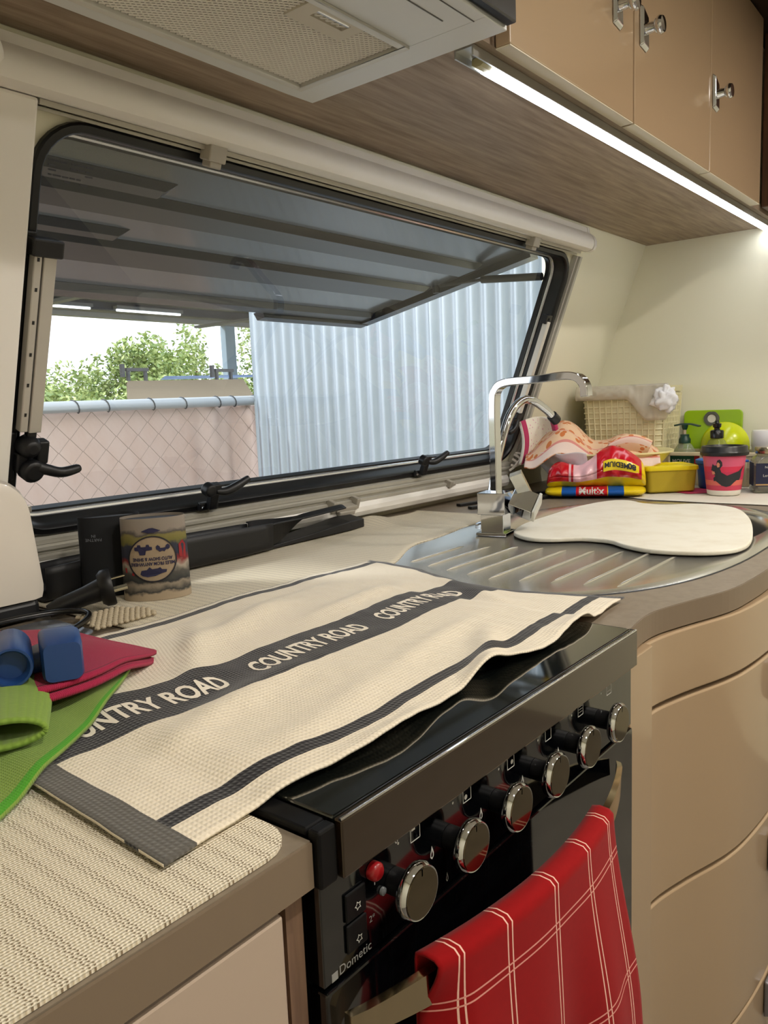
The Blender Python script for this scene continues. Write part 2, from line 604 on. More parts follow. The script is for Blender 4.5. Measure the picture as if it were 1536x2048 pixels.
prof2 = [(.067, .001), (.067, .030), (.060, .040), (.050, .044), (.038, .042), (.030, .034), (.026, .020), (.026, .001)]
MB().loops([[(u, v, n) for v, n in prof2] for u in (.552, 2.07)]).xf(W).build('bottom_cassette', BLINDW, bl, smooth=True, sharp=30)
for u, kind in ((.823, 't'), (1.82, 't'), (1.325, 'b'), (1.765, 's')):
    b = MB()
    if kind == 't':
        b.box(u - .016, u + .016, .706, .732, .02, .044).box(u - .010, u + .012, .697, .708, .02, .040)
    elif kind == 'b':
        b.box(u - .046, u - .034, .060, .086, .02, .046).box(u + .034, u + .046, .060, .086, .02, .046)
        b.box(u - .034, u + .034, .062, .072, .03, .050).box(u - .026, u + .026, .052, .063, .035, .054)
    else:
        b.box(u - .018, u - .004, .066, .084, .02, .042).box(u - .004, u + .016, .068, .076, .02, .038)
    b.xf(W).build('clip', CLIPG, bl, bevel=.002)

# ------------------------------------------------------------------ overhead lockers
ZO = 1.642
oc = thing('overhead_locker', (1.2, .75, ZO), 'beige gloss overhead lockers with wood-look underside above the bench', 'cabinet')
b = MB()
yw = lambda z: Y0 - .378 * (z - .9) - .004
for x0, x1, y0 in ((.949, XR, .578), (XL, .30, .578)):
    b.prism_yz([(y0, ZO), (yw(ZO), ZO), (yw(ZO + .018), ZO + .018), (y0, ZO + .018)], x0, x1)
b.prism_yz([(.884, ZO), (yw(ZO), ZO), (yw(ZO + .018), ZO + .018), (.884, ZO + .018)], .30, .949)
b.build('underside_panel', WOOD, oc)
MB().prism_yz([(.60, ZO + .02), (yw(ZO + .02) - .004, ZO + .02), (yw(2.09) - .004, 2.09), (.60, 2.09)], .96, 2.30).build('carcass', CABPALE, oc)
for x0, x1, kx in ((.980, 1.4005, 1.326), (1.4055, 1.8195, 1.440), (1.8235, 2.228, 1.846)):
    d = MB().box(x0, x1, .553, .5755, ZO - .003, 2.075).build('door', CAB, oc, bevel=.002)
    MB().box(x0 + .001, x1 - .001, .5535, .5753, ZO - .0046, ZO - .0031).build('led_lit_edge', CABPALE, d)  # pale strip: LED light on the door underside put into its colour
    p = MB().add([(kx - .016, .5525, 1.838), (kx + .014, .5525, 1.824), (kx + .016, .5525, 1.766), (kx - .014, .5525, 1.770),
                  (kx - .013, .5455, 1.832), (kx + .011, .5455, 1.820), (kx + .013, .5455, 1.771), (kx - .011, .5455, 1.774)],
                 [(3, 2, 1, 0), (4, 5, 6, 7), (0, 1, 5, 4), (1, 2, 6, 5), (2, 3, 7, 6), (3, 0, 4, 7)])
    pl = p.build('catch_plate', CHROME, d, bevel=.0015)
    MB().lathe([(.010, 0), (.008, -.014), (.0135, -.018), (.0155, -.024), (.013, -.029), (.004, -.030)], (kx, .5453, 1.799), 20, 'y').build('knob', CHROME, pl, smooth=True)

# side locker in dark wood on the end wall
bk = thing('side_locker', (2.5, .3, 1.65), 'dark brown wood locker on the end wall beside the beige doors', 'cabinet')
MB().box(2.33, 2.565, -.30, .575, 1.650, 2.09).build('body', DWOOD, bk, bevel=.003)
MB().box(2.312, 2.329, -.30, .548, 1.655, 2.085).build('door', DWOOD, bk, bevel=.003)
dv = MB().box(1.2, 2.569, .30, .600, 2.078, 2.0985).build('shade_strip_1', mat('ceiling_shadow_brown', '#2a1d14', .5))  # dark strip painted in for the shadow up at the ceiling corner
struct(dv)

# LED strip
led = thing('led_strip_light', (1.75, .607, 1.628), 'long glowing white LED strip under the overhead lockers', 'light')
MB().prism_yz([(.592, ZO - .0005), (.592, ZO - .014), (.5945, ZO - .014), (.5945, ZO - .003), (.6195, ZO - .003), (.6195, ZO - .012), (.622, ZO - .012), (.622, ZO - .0005)], .952, 2.565).build('channel', ALU, led)
MB().prism_yz([(.5955, ZO - .004), (.5955, ZO - .0145), (.601, ZO - .018), (.613, ZO - .018), (.6185, ZO - .0135), (.6185, ZO - .004)], 1.012, 2.562).build('diffuser', LAMPW, led)
MB().prism_yz([(.5975, ZO - .004), (.5975, ZO - .013), (.602, ZO - .0155), (.611, ZO - .0155), (.6155, ZO - .012), (.6155, ZO - .004)], .985, 1.0115).build('end_cap', mat('yellowed_cap', '#b9b48c', .5), led)

# ------------------------------------------------------------------ range hood
ZH = 1.636
hd = thing('range_hood', (.65, .7, ZH), 'silver range hood with metal mesh filter above the stove', 'range hood')
b = MB()
HX0, HX1, HY0, HY1 = .345, .941, .535, .874
FX0, FX1, FY0, FY1 = .40, .890, .650, .848       # filter opening
for x0, x1, y0, y1 in ((HX0, FX0, HY0, HY1), (FX1, HX1, HY0, HY1), (FX0, FX1, FY1, HY1), (FX0, FX1, HY0, FY0)):
    b.box(x0, x1, y0, y1, ZH, ZH + .03)
b.build('shell', SILVERP, hd, bevel=.001)
MB().box(HX0, HX1 - .001, HY0 + .001, HY1, ZH + .0305, ZH + .13).build('body', mat('dark_hood_body', '#17181c', .35), hd)
MB().box(HX0, HX1 - .002, .520, .5345, ZH + .004, ZH + .13).build('front_panel', mat('black_hood_glass', '#101116', .2), hd, bevel=.002)
fr = MB()
for x0, x1, y0, y1 in ((FX0, FX0 + .012, FY0, FY1), (FX1 - .012, FX1, FY0, FY1), (FX0 + .012, FX1 - .012, FY0, FY0 + .010), (FX0 + .012, FX1 - .012, FY1 - .010, FY1)):
    fr.box(x0, x1, y0, y1, ZH - .004, ZH + .006)
flt = fr.build('filter_frame', mat('pale_filter_frame', '#d4d3cd', .35, metal=.15), hd, bevel=.001)
MB().box(FX0 + .011, FX1 - .011, FY0 + .009, FY1 - .009, ZH + .004, ZH + .006).build('filter_backing', mat('grease_filter_dark', '#3a3632', .6), flt)
ms = MB()
MX0, MX1, MY0, MY1 = FX0 + .0125, FX1 - .0125, FY0 + .0105, FY1 - .0105
P = .0096
def bar(x0, y0, x1, y1, zt):
    d_ = Vector((x1 - x0, y1 - y0, 0))
    if d_.length < .002:
        return
    nrm = Vector((-d_.y, d_.x, 0)).normalized() * .0011
    a_, b_ = Vector((x0, y0, zt)), Vector((x1, y1, zt))
    up_ = Vector((0, 0, .0016))
    ms.loops([[a_ - nrm, a_ - up_, a_ + nrm], [b_ - nrm, b_ - up_, b_ + nrm]], False, False)
for sgn in (1, -1):
    k = -60
    while k * P < (MX1 - MX0) + 2 * (MY1 - MY0):
        c_ = MX0 + k * P
        # diagonal line x = c_ + sgn * 1.35 * (y - MY0), clipped to the opening
        pts = []
        for y_ in (MY0, MY1):
            pts.append((c_ + sgn * 1.35 * (y_ - MY0), y_))
        (xa, ya), (xb, yb2) = pts
        def clip(t):
            return xa + (xb - xa) * t, ya + (yb2 - ya) * t
        ts_ = sorted([(MX0 - xa) / (xb - xa), (MX1 - xa) / (xb - xa)])
        t0, t1 = max(0, ts_[0]), min(1, ts_[1])
        if t1 > t0:
            p0_, p1_ = clip(t0), clip(t1)
            bar(*p0_, *p1_, ZH + .0022 + (.0006 if sgn > 0 else 0))
        k += 1
ms.build('filter_mesh', mat('aluminium_mesh', '#f0eee9', .35, metal=.15), flt, kind='stuff')
pb = MB()
for x0, x1, y0, y1 in ((.716, .738, .660, .704), (.794, .812, .660, .704), (.738, .794, .660, .667), (.738, .794, .683, .704)):
    pb.box(x0, x1, y0, y1, ZH - .0015, ZH + .004)
hp = pb.build('release_plate', mat('beige_catch', '#cbc5b6', .45), flt)
MB().box(.736, .796, .665, .685, ZH + .004, ZH + .0045).build('slot', mat('dark_slot', '#4a443e', .6), hp)
MB().tube([(.738, .6715, ZH + .0015), (.794, .6715, ZH + .0015)], .003, 8).build('finger_bar', CHROME, hp, smooth=True)
sl = MB()
sl.box(.42, .862, .578, .5795, ZH - .0008, ZH + .001).box(.42, .890, .551, .5522, ZH - .0008, ZH + .001)
sl.build('seam', mat('seam_grey', '#5c5b58', .5), hd)

# ------------------------------------------------------------------ bench top
FRONT = [(-.60, .350), (.20, .347), (.3355, .346), (.3355, .80), (.8735, .80), (.8735, .352), (.907, .357), (.949, .361), (.991, .358), (1.052, .341), (1.142, .313), (1.224, .304), (1.329, .301),
         (1.46, .306), (1.62, .325), (1.80, .362), (2.0, .40), (2.25, .42), (2.565, .425)]
curve = [Vector((x, y, 0)) for x, y in FRONT]
head, tail = curve[:5], spline([(p.x, p.y, 0) for p in curve[5:]], 5)
cpoly = [(p.x, p.y) for p in head + tail] + [(2.565, 1.252), (-.60, 1.252)]
def superell(cx, cy, a, c, e, n, rot=0):
    out = []
    for i in range(n):
        t = 2 * math.pi * i / n
        ct, s = math.cos(t), math.sin(t)
        out.append((cx + a * math.copysign(abs(ct) ** (2 / e), ct), cy + c * math.copysign(abs(s) ** (2 / e), s)))
    return out
BOWL = superell(1.655, .60, .245, .215, 3.0, 48)
top = MB().prism(cpoly, .868, .900).build('kitchen_counter', COUNTER)
cut = MB().prism([(x * 1.0, y) for x, y in superell(1.655, .60, .25, .22, 3.0, 48)], .80, .95).build('cutter', COUNTER)
md = top.modifiers.new('hole', 'BOOLEAN')
md.object = cut
md.operation = 'DIFFERENCE'
bpy.context.view_layer.update()
me = bpy.data.meshes.new_from_object(top.evaluated_get(bpy.context.evaluated_depsgraph_get()))
top.modifiers.clear()
top.data = me
bpy.data.objects.remove(cut)
tl_ = [(p.x, p.y) for p in tail]
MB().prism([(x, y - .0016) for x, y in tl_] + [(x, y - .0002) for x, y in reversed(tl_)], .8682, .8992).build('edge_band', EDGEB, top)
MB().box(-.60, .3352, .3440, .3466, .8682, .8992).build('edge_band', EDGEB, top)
tag(top, 'taupe laminate kitchen counter with curved front edge around the sink', 'counter')

# ------------------------------------------------------------------ base cabinets
lc = thing('base_cabinet', (-.1, .36, 0), 'cream lower cupboard left of the black oven', 'cabinet')
MB().box(-.55, .318, .368, 1.2, .08, .8675).build('carcass', STILE, lc)
MB().box(-.28, .3095, .347, .3665, .10, .862).build('door', mat('cream_door', '#b3a191', .3, coat=.2), lc, bevel=.002)
MB().box(.3195, .3345, .356, 1.2, .0, .8675).build('side_panel', STILE, lc)
rc = thing('drawer_cabinet', (1.3, .5, 0), 'beige curved drawer cabinet under the sink', 'cabinet')
DC = [(p.x, p.y) for p in spline([(.9515, .356, 0), (.99, .351, 0), (1.05, .335, 0), (1.14, .307, 0), (1.22, .2945, 0), (1.33, .289, 0), (1.45, .294, 0), (1.6, .312, 0), (1.75, .345, 0)], 6)]
MB().prism([(x, y + .022) for x, y in DC] + [(1.75, 1.2), (.9515, 1.2)], .06, .76).build('carcass', CABPALE, rc)
for z0, z1, hz in ((.7765, .8655, 0), (.504, .770, .72), (.215, .4975, .43), (.07, .2085, .17)):
    n = len(DC)
    b = MB().prism(DC + [(x, y + .018) for x, y in reversed(DC)], z0, z1)
    d = b.build('drawer', CAB, rc, bevel=.0025, smooth=True, sharp=30)
    if hz:
        h = MB().prism_yz([(.2885, hz - .033), (.2885, hz + .033), (.272, hz + .030), (.268, hz), (.272, hz - .026)], 1.303, 1.335)
        h.build('handle', mat('grey_metal_pull', '#8b8a90', .35, metal=.5), d, bevel=.003)
MB().box(.8755, .9485, .348, .37, .03, .8665).build('filler_panel', CAB, rc, bevel=.002)

# ------------------------------------------------------------------ oven
ov = thing('gas_oven', (.605, .5, .02), 'black built-in gas oven and stove with chrome knobs', 'oven')
MB().box(.338, .8715, .362, .79, .02, .8665).build('body', ENAMELB, ov)
MB().box(.3405, .8705, .345, .3615, .7905, .8665).build('control_panel', OVENBLK, ov, bevel=.001)
door = MB().box(.3405, .8705, .343, .3615, .20, .787).build('door', OVENBLK, ov, bevel=.002)
# lid: glass slab with folded mirror trim
fb = MB().box(.336, .3545, .350, .80, .9005, .9065).box(.3365, .3535, .339, .3495, .866, .9065)
fb.build('hob_frame', ENAMELB, ov, bevel=.002)
MB().box(.8655, .8735, .350, .80, .9005, .9065).box(.8655, .8735, .339, .3495, .866, .9065).build('hob_frame', ENAMELB, ov, bevel=.002)
MB().box(.3375, .872, .362, .795, .867, .9005).build('hob', ENAMELB, ov)
MB().box(.3550, .8650, .3435, .795, .9015, .9085).build('lid', LIDGLASS, ov, bevel=.0015)
MB().box(.3550, .8650, .3355, .3428, .8665, .9078).build('lid_trim', LIDBAR, ov, bevel=.0012)
MB().tube([(.3552, .3372, .9080), (.8648, .3372, .9080)], .0013, 8).build('lid_highlight', CHROME, ov, smooth=True)  # chrome strip added as the bright highlight along the lid front
# bowed handle
hx = lambda t: .352 + t * (.812 - .352)
hy = lambda t: .336 - .046 * math.sin(math.pi * t) ** .8
L = []
for i in range(41):
    t = i / 40
    x, y = hx(t), hy(t)
    g = 1 - .45 * abs(2 * t - 1) ** 3
    L.append([(x, y + .004, .760 - .017 * g), (x, y - .002, .760 - .016 * g), (x, y - .003, .760 + .016 * g), (x, y + .003, .760 + .018 * g)])
MB().loops(L).build('handle', mat('polished_handle', '#b9a98a', .12, metal=1.0), door, smooth=True, sharp=40)
KX = [.417 + .0722 * i for i in range(6)]
for i, kx in enumerate(KX):
    kb = MB().lathe([(.0165, -.017), (.0205, -.018), (.0215, -.021), (.0212, -.0240), (.0195, -.0265), (.0188, -.0262), (.0, -.0262)], (kx, .3448, .830), 40, 'y', True, False)
    MB().lathe([(.010, 0), (.010, -.0168)], (kx, .3448, .830), 28, 'y').build('knob_stem', ENAMELB, ov, smooth=True)
    k = kb.build('knob', CHROME, ov, smooth=True, sharp=60)
    MB().lathe([(.0185, 0), (.0183, -.0006)], (kx, .3184, .830), 40, 'y').build('knob_face', mat('knob_mirror', '#6f6450', .06, metal=1.0), k, smooth=True)
    MB().box(kx - .0007, kx + .0007, .3178, .3184, .843, .8485).build('pointer', BLACKP, k)
PY = .34485
def icon(name, fn, parent=ov, m=PRINTW):
    b = MB()
    fn(b)
    return b.build(name, m, parent)
def sq(b, x, z, w, h, t=.0006):
    for q in ((x - w, x + w, z + h - t, z + h), (x - w, x + w, z - h, z - h + t), (x - w, x - w + t, z - h, z + h), (x + w - t, x + w, z - h, z + h)):
        b.box(q[0], q[1], PY, PY + .0004, q[2], q[3])
def disc(b, x, z, r, n=12):
    b.add([(x + r * math.cos(2 * math.pi * i / n), PY, z + r * math.sin(2 * math.pi * i / n)) for i in range(n)], [tuple(range(n))])
def flame(b, x, z, s):
    pts = [(0, 1), (.25, .4), (.42, -.1), (.38, -.6), (0, -.95), (-.38, -.6), (-.35, -.1), (-.15, .4)]
    inn = [(0, .45), (.1, .1), (.22, -.2), (.2, -.5), (0, -.7), (-.2, -.5), (-.18, -.2), (-.08, .1)]
    b.add([(x + p * s, PY, z + q * s) for p, q in pts] + [(x + p * s, PY, z + q * s) for p, q in inn],
          [(i, (i + 1) % 8, 8 + (i + 1) % 8, 8 + i) for i in range(8)])
for i, kx in enumerate(KX):
    def f(b, i=i, kx=kx):
        x = kx + .0285
        sq(b, x, .8565, .0062, .0085)
        if i == 0:
            b.box(x - .0045, x - .0002, PY, PY + .0004, .857, .8635)
        elif i in (1, 2, 3):
            disc(b, x + (-.002, .002, .002)[i - 1], .8565 + (-.004, -.003, .004)[i - 1], .0022)
        else:
            for q in range(3 if i == 4 else 1):
                b.box(x - .004, x + .004, PY, PY + .0004, .852 + q * .003, .8525 + q * .003)
        disc(b, kx + .0075, .8555, .0011)
        if i < 4:
            flame(b, kx + .049, .8275, .0058)
    icon('printed_icon', f)
icon('printed_icon', lambda b: flame(b, .4855, .797, .0042), m=PRINTG)
def tp(x0, z0):
    return lambda x, y: (x0 + x, PY, z0 + y)
lettering('printed_numeral', '0', .009, tp(.4225, .8565), PRINTW, ov)
lettering('printed_numeral', '1*', .007, tp(.3975, .8375), PRINTW, ov)
lettering('printed_numeral', '2*', .007, tp(.3915, .812), PRINTG, ov)
lettering('printed_wordmark', 'Dometic', .0098, tp(.3550, .7922), PRINTG, ov, 'LEFT')
def logo(b):
    b.box(.3478, .3538, PY, PY + .0004, .7912, .7972)
lg = icon('printed_emblem', logo, m=PRINTG)
for z, zs_ in ((.8365, .8345), (.8135, .8100)):
    sw = MB().box(.363, .384, .3428, .3449, z - .0105, z + .0105).build('rocker_switch', ENAMELB, ov, bevel=.001)
    b = MB()
    L = [[(.3745 + r * math.cos(k * math.pi / 5) * (1 if k % 2 else .55), .3422, zs_ + r * math.sin(k * math.pi / 5) * (1 if k % 2 else .55)) for k in range(10)] for r in (.0036, .0026)]
    b.loops(L, False, False)
    b.build('star_mark', PRINTW, sw)
MB().lathe([(.0068, 0), (.0068, -.005), (.005, -.007)], (.3935, .3446, .8505), 20, 'y').build('ignition_button', REDGLOSS, ov, smooth=True)
MB().lathe([(.0032, 0), (.003, -.002), (.001, -.0032)], (.4035, .3446, .829), 14, 'y').build('indicator_lens', mat('grey_lens', '#6e7274', .15), ov, smooth=True)

# ------------------------------------------------------------------ sink
sk = thing('kitchen_sink', (1.48, .65, .9), 'stainless steel sink and ridged drainer set into the bench', 'sink')
OUT = superell(1.480, .650, .525, .306, 2.6, 96)
b = MB()
inb = superell(1.655, .60, .245, .215, 3.0, 96)
rim = [(1.480 + (x - 1.480) * .975, .650 + (y - .650) * .958) for x, y in OUT]
mid = [(1.480 + (x - 1.480) * .962, .650 + (y - .650) * .935) for x, y in OUT]
# align inner loop angularly with the outer loop
def near(loop, target):
    n = len(loop)
    best = min(range(n), key=lambda s: sum((loop[(i + s) % n][0] - target[i][0]) ** 2 + (loop[(i + s) % n][1] - target[i][1]) ** 2 for i in range(0, n, 6)))
    return [loop[(i + best) % n] for i in range(n)]
inb = near(inb, OUT)
b.loops([[(x, y, .9002) for x, y in OUT], [(x, y, .9035) for x, y in rim], [(x, y, .9022) for x, y in mid],
         [(x, y, .9022) for x, y in inb], [(1.655 + (x - 1.655) * .98, .6 + (y - .6) * .98, .897) for x, y in inb],
         [(1.655 + (x - 1.655) * .93, .6 + (y - .6) * .93, .79) for x, y in inb],
         [(1.655 + (x - 1.655) * .80, .6 + (y - .6) * .80, .772) for x, y in inb]], False, True)
b.build('basin', STEEL, sk, smooth=True, sharp=60)
for i in range(9):
    y = .448 + i * .047
    x0 = 1.03 + .012 * abs(i - 4)
    x1 = (1.33, 1.345, 1.335, 1.315, 1.30, 1.30, 1.29, 1.27, 1.25)[i]
    pts = [(x0 + (x1 - x0) * t / 10, y + .012 * (t / 10) ** 2 * (1 if i > 3 else -.6) * .0, .9021) for t in range(11)]
    rr = [.0005] + [.0032] * 9 + [.0005]
    MB().tube(pts, rr, 8).build('drainer_ridge', STEEL, sk, smooth=True)
b = MB().loops([[(x * 1.0, y, .9004) for x, y in [(1.480 + (x - 1.480) * 1.006, .650 + (y - .650) * 1.01) for x, y in OUT]], [(x, y, .9011) for x, y in OUT]], False, False)
b.build('seal', BLACKP, sk)

# mixer tap
tapc = (1.392, .838)
tp_ = thing('mixer_tap', (*tapc, .9025), 'square chrome mixer tap with flat arched spout', 'tap')
RZ = Matrix.Rotation(math.radians(12), 3, 'Z')
def tb(b, cx, cy, cz, hx_, hy_, hz):
    c = RZ @ Vector((cx, cy, 0))
    b.obox((tapc[0] + c.x, tapc[1] + c.y, cz), RZ @ Vector((hx_, 0, 0)), RZ @ Vector((0, hy_, 0)), (0, 0, hz))
    return b
tb(MB(), 0, 0, .9065, .032, .032, .0032).build('base_plate', CHROME, tp_, bevel=.001)
tb(MB(), 0, 0, .928, .024, .024, .0185).build('column', CHROME, tp_, bevel=.001)
tb(MB(), 0, 0, .9685, .029, .029, .022).build('body', CHROME, tp_, bevel=.001)
sp = spline([(0, 0, .985), (0, 0, 1.06), (0, 0, 1.165), (0, -.006, 1.196), (0, -.03, 1.210), (0, -.10, 1.213), (0, -.155, 1.2165), (0, -.182, 1.212), (0, -.196, 1.196), (0, -.198, 1.176)], 6)
path = [Vector((tapc[0] + .004, tapc[1] + p.y, p.z)) for p in sp]
# rectangular section, wide across x
L = []
for i, p in enumerate(path):
    t = (path[min(i + 1, len(path) - 1)] - path[max(i - 1, 0)]).normalized()
    s = Vector((1, 0, 0))
    w_ = s.cross(t).normalized()
    L.append([p + s * a + w_ * c for a, c in ((-.0115, -.0075), (.0115, -.0075), (.0115, .0075), (-.0115, .0075))])
MB().loops(L).build('spout', CHROME, tp_, bevel=.0015, smooth=True, sharp=40)
lev = MB()
lv = Vector((tapc[0] + .022, tapc[1] - .052, .966))
A1 = Vector((.62, -.1, .78)).normalized(); A2 = Vector((.35, -.9, -.25)).normalized(); A2 = (A2 - A1 * A2.dot(A1)).normalized(); A3 = A1.cross(A2)
lev.obox(lv, A1 * .022, A2 * .024, A3 * .022)
lvb = lev.build('lever_block', CHROME, tp_, bevel=.001)
MB().obox(lv + A2 * .028 + A1 * .002, A1 * .023, A2 * .003, A3 * .023).build('lever_cap', mat('satin_cap', '#c9c9c0', .25, metal=.8), lvb, bevel=.001)
MB().obox(lv + Vector((-.012, -.004, .036)), Vector((-.030, 0, .034)) * .85, Vector((.006, -.010, .004)), Vector((.004, .002, .0035))).build('lever', mat('satin_cap', '#c9c9c0', .25, metal=.8), lvb, bevel=.0008)

# filtered water tap
fw = thing('filter_tap', (1.475, .915, .9025), 'thin round chrome gooseneck filter tap with black tip behind mixer', 'tap')
gp = spline([(1.475, .915, .903), (1.495, .91, .97), (1.525, .905, 1.065), (1.562, .90, 1.138), (1.605, .895, 1.170), (1.65, .89, 1.172), (1.70, .882, 1.150), (1.728, .878, 1.132)], 6)
MB().tube(gp, .0095, 14).build('neck', CHROME, fw, smooth=True)
d = (gp[-1] - gp[-3]).normalized()
MB().tube([gp[-1] - d * .004, gp[-1] + d * .018], .0125, 14).build('tip', BLACKP, fw, smooth=True)
MB().lathe([(.022, .0), (.022, .006), (.014, .010)], (1.475, .915, .9025), 20).build('base', CHROME, fw, smooth=True)

# cutting board
BO = [(1.397, .799), (1.492, .826), (1.61, .833), (1.785, .837), (1.90, .812), (1.925, .770), (1.885, .715), (1.878, .66), (1.915, .615), (1.918, .56), (1.878, .500), (1.78, .452), (1.66, .412), (1.49, .370), (1.404, .365), (1.357, .388), (1.332, .427), (1.322, .49), (1.345, .545), (1.378, .590), (1.378, .642), (1.345, .690), (1.337, .729), (1.359, .769)]
bp = [(p.x, p.y) for p in spline([(x, y, 0) for x, y in BO], 4, True)]
cb = MB().prism(bp, .9045, .9125).build('cutting_board', mat('white_polyethylene', '#e9e5d6', .5, vary=(14, '#ddd6c2', .45, .75, (1, 1, 1)), bump=('noise', 220, .08, .0005)), bevel=.0025)
tag(cb, 'white plastic cutting board with waisted outline lying over the sink', 'cutting board')

# ------------------------------------------------------------------ cloth helpers
def set_cuv(ob, params):
    at = ob.data.attributes.new('cuv', 'FLOAT_VECTOR', 'POINT')
    for i, (u, v) in enumerate(params):
        at.data[i].vector = (u, v, 0)

def band_mat(name, base, bands, rough=.9, weave=None, sheen=.3, dots=None, grain=None):
    """colour bands printed along u/v of the cloth (metres); bands = (axis, lo, hi, colour)
       weave=(scale_u, scale_v, strength, distance); dots=(scale, colour, size)"""
    m = bpy.data.materials.new(name)
    m.use_nodes = True
    nt = m.node_tree
    bs = nt.nodes['Principled BSDF']
    bs.inputs['Roughness'].default_value = rough
    bs.inputs['Sheen Weight'].default_value = sheen
    bs.inputs['Specular IOR Level'].default_value = .2
    at = nt.nodes.new('ShaderNodeAttribute')
    at.attribute_name = 'cuv'
    sp = nt.nodes.new('ShaderNodeSeparateXYZ')
    nt.links.new(at.outputs['Vector'], sp.inputs[0])
    rgb = nt.nodes.new('ShaderNodeRGB')
    rgb.outputs[0].default_value = (*lin(base), 1)
    cur = rgb.outputs[0]
    def math_(op, a, b=None):
        n = nt.nodes.new('ShaderNodeMath')
        n.operation = op
        for i, q in enumerate((a, b)):
            if q is None:
                continue
            if isinstance(q, (int, float)):
                n.inputs[i].default_value = q
            else:
                nt.links.new(q, n.inputs[i])
        return n.outputs[0]
    def mix(fac, a, col):
        mx = nt.nodes.new('ShaderNodeMix')
        mx.data_type = 'RGBA'
        nt.links.new(fac, mx.inputs[0])
        nt.links.new(a, mx.inputs[6])
        mx.inputs[7].default_value = (*lin(col), 1)
        return mx.outputs[2]
    if grain:
        nz = nt.nodes.new('ShaderNodeTexNoise')
        nz.inputs['Scale'].default_value = grain[0]
        nz.inputs['Detail'].default_value = 5
        nt.links.new(at.outputs['Vector'], nz.inputs['Vector'])
        cur = mix(math_('MULTIPLY', nz.outputs['Fac'], grain[2]), cur, grain[1])
    if dots:
        vo = nt.nodes.new('ShaderNodeTexVoronoi')
        vo.inputs['Scale'].default_value = dots[0]
        nt.links.new(at.outputs['Vector'], vo.inputs['Vector'])
        cur = mix(math_('LESS_THAN', vo.outputs['Distance'], dots[2]), cur, dots[1])
    for axis, lo, hi, col in bands:
        c = sp.outputs[0] if axis == 'u' else sp.outputs[1]
        f = math_('MULTIPLY', math_('GREATER_THAN', c, lo), math_('LESS_THAN', c, hi))
        cur = mix(f, cur, col)
    nt.links.new(cur, bs.inputs['Base Color'])
    if weave:
        su, sv, st, di = weave
        h = math_('MULTIPLY', math_('ADD', math_('SINE', math_('MULTIPLY', sp.outputs[0], su)), 1.0),
                  math_('ADD', math_('SINE', math_('MULTIPLY', sp.outputs[1], sv)), 1.0))
        bp = nt.nodes.new('ShaderNodeBump')
        bp.inputs['Strength'].default_value = st
        bp.inputs['Distance'].default_value = di
        nt.links.new(h, bp.inputs['Height'])
        nt.links.new(bp.outputs['Normal'], bs.inputs['Normal'])
    MATS[name] = m
    return m

def sheet(name, fn, nu, nv, material, parent=None, thick=.003, uvs=None, sub=0, smooth=True):
    """fn(a,b)->point for a,b in 0..1; uvs(a,b)->(u,v) metres"""
    b = MB().grid(fn, nu, nv)
    o = b.build(name, material, parent, smooth=smooth, solid=thick, sub=sub, sharp=170, weld=False)
    if uvs:
        set_cuv(o, [uvs(i / nu, j / nv) for j in range(nv + 1) for i in range(nu + 1)])
    return o
def sstep(e0, e1, x):
    t = max(0, min(1, (x - e0) / (e1 - e0)))
    return t * t * (3 - 2 * t)
def nz(x, y, s=1.0, seed=0.0):
    return noise.noise(Vector((x * s, y * s, seed)))

# ------------------------------------------------------------------ woven mats on the bench
def mat_weave(name, kx, ky):
    m = bpy.data.materials.new(name)
    m.use_nodes = True
    nt = m.node_tree
    bs = nt.nodes['Principled BSDF']
    bs.inputs['Roughness'].default_value = .8
    bs.inputs['Specular IOR Level'].default_value = .2
    tc = nt.nodes.new('ShaderNodeTexCoord')
    sp = nt.nodes.new('ShaderNodeSeparateXYZ')
    nt.links.new(tc.outputs['Object'], sp.inputs[0])
    def mth(op, a, b=None):
        n = nt.nodes.new('ShaderNodeMath')
        n.operation = op
        for i, q in enumerate((a, b)):
            if q is None:
                continue
            if isinstance(q, (int, float)):
                n.inputs[i].default_value = q
            else:
                nt.links.new(q, n.inputs[i])
        return n.outputs[0]
    X, Y = sp.outputs[0], sp.outputs[1]
    zig = mth('MULTIPLY', mth('PINGPONG', Y, .004), .45)
    sx = mth('SINE', mth('MULTIPLY', mth('ADD', X, zig), kx))
    sy = mth('SINE', mth('MULTIPLY', Y, ky))
    row = mth('SINE', mth('MULTIPLY', X, kx / 5.0))
    hole = mth('MULTIPLY', mth('MULTIPLY', mth('GREATER_THAN', sx, .25), mth('GREATER_THAN', sy, .05)), mth('GREATER_THAN', row, .15))
    groove = mth('MULTIPLY', mth('GREATER_THAN', sx, .55), mth('GREATER_THAN', sy, -.4))
    mx0 = nt.nodes.new('ShaderNodeMix')
    mx0.data_type = 'RGBA'
    nt.links.new(groove, mx0.inputs[0])
    mx0.inputs[6].default_value = (*lin('#e6ddc8'), 1)
    mx0.inputs[7].default_value = (*lin('#d3c6aa'), 1)
    mx = nt.nodes.new('ShaderNodeMix')
    mx.data_type = 'RGBA'
    nt.links.new(hole, mx.inputs[0])
    nt.links.new(mx0.outputs[2], mx.inputs[6])
    mx.inputs[7].default_value = (*lin('#8d7d66'), 1)
    nt.links.new(mx.outputs[2], bs.inputs['Base Color'])
    h = mth('ADD', mth('MULTIPLY', sx, .6), sy)
    bp = nt.nodes.new('ShaderNodeBump')
    bp.inputs['Strength'].default_value = .5
    bp.inputs['Distance'].default_value = .0008
    nt.links.new(h, bp.inputs['Height'])
    nt.links.new(bp.outputs['Normal'], bs.inputs['Normal'])
    return m
MATW = mat_weave('woven_nonslip_mat', 2100.0, 2600.0)
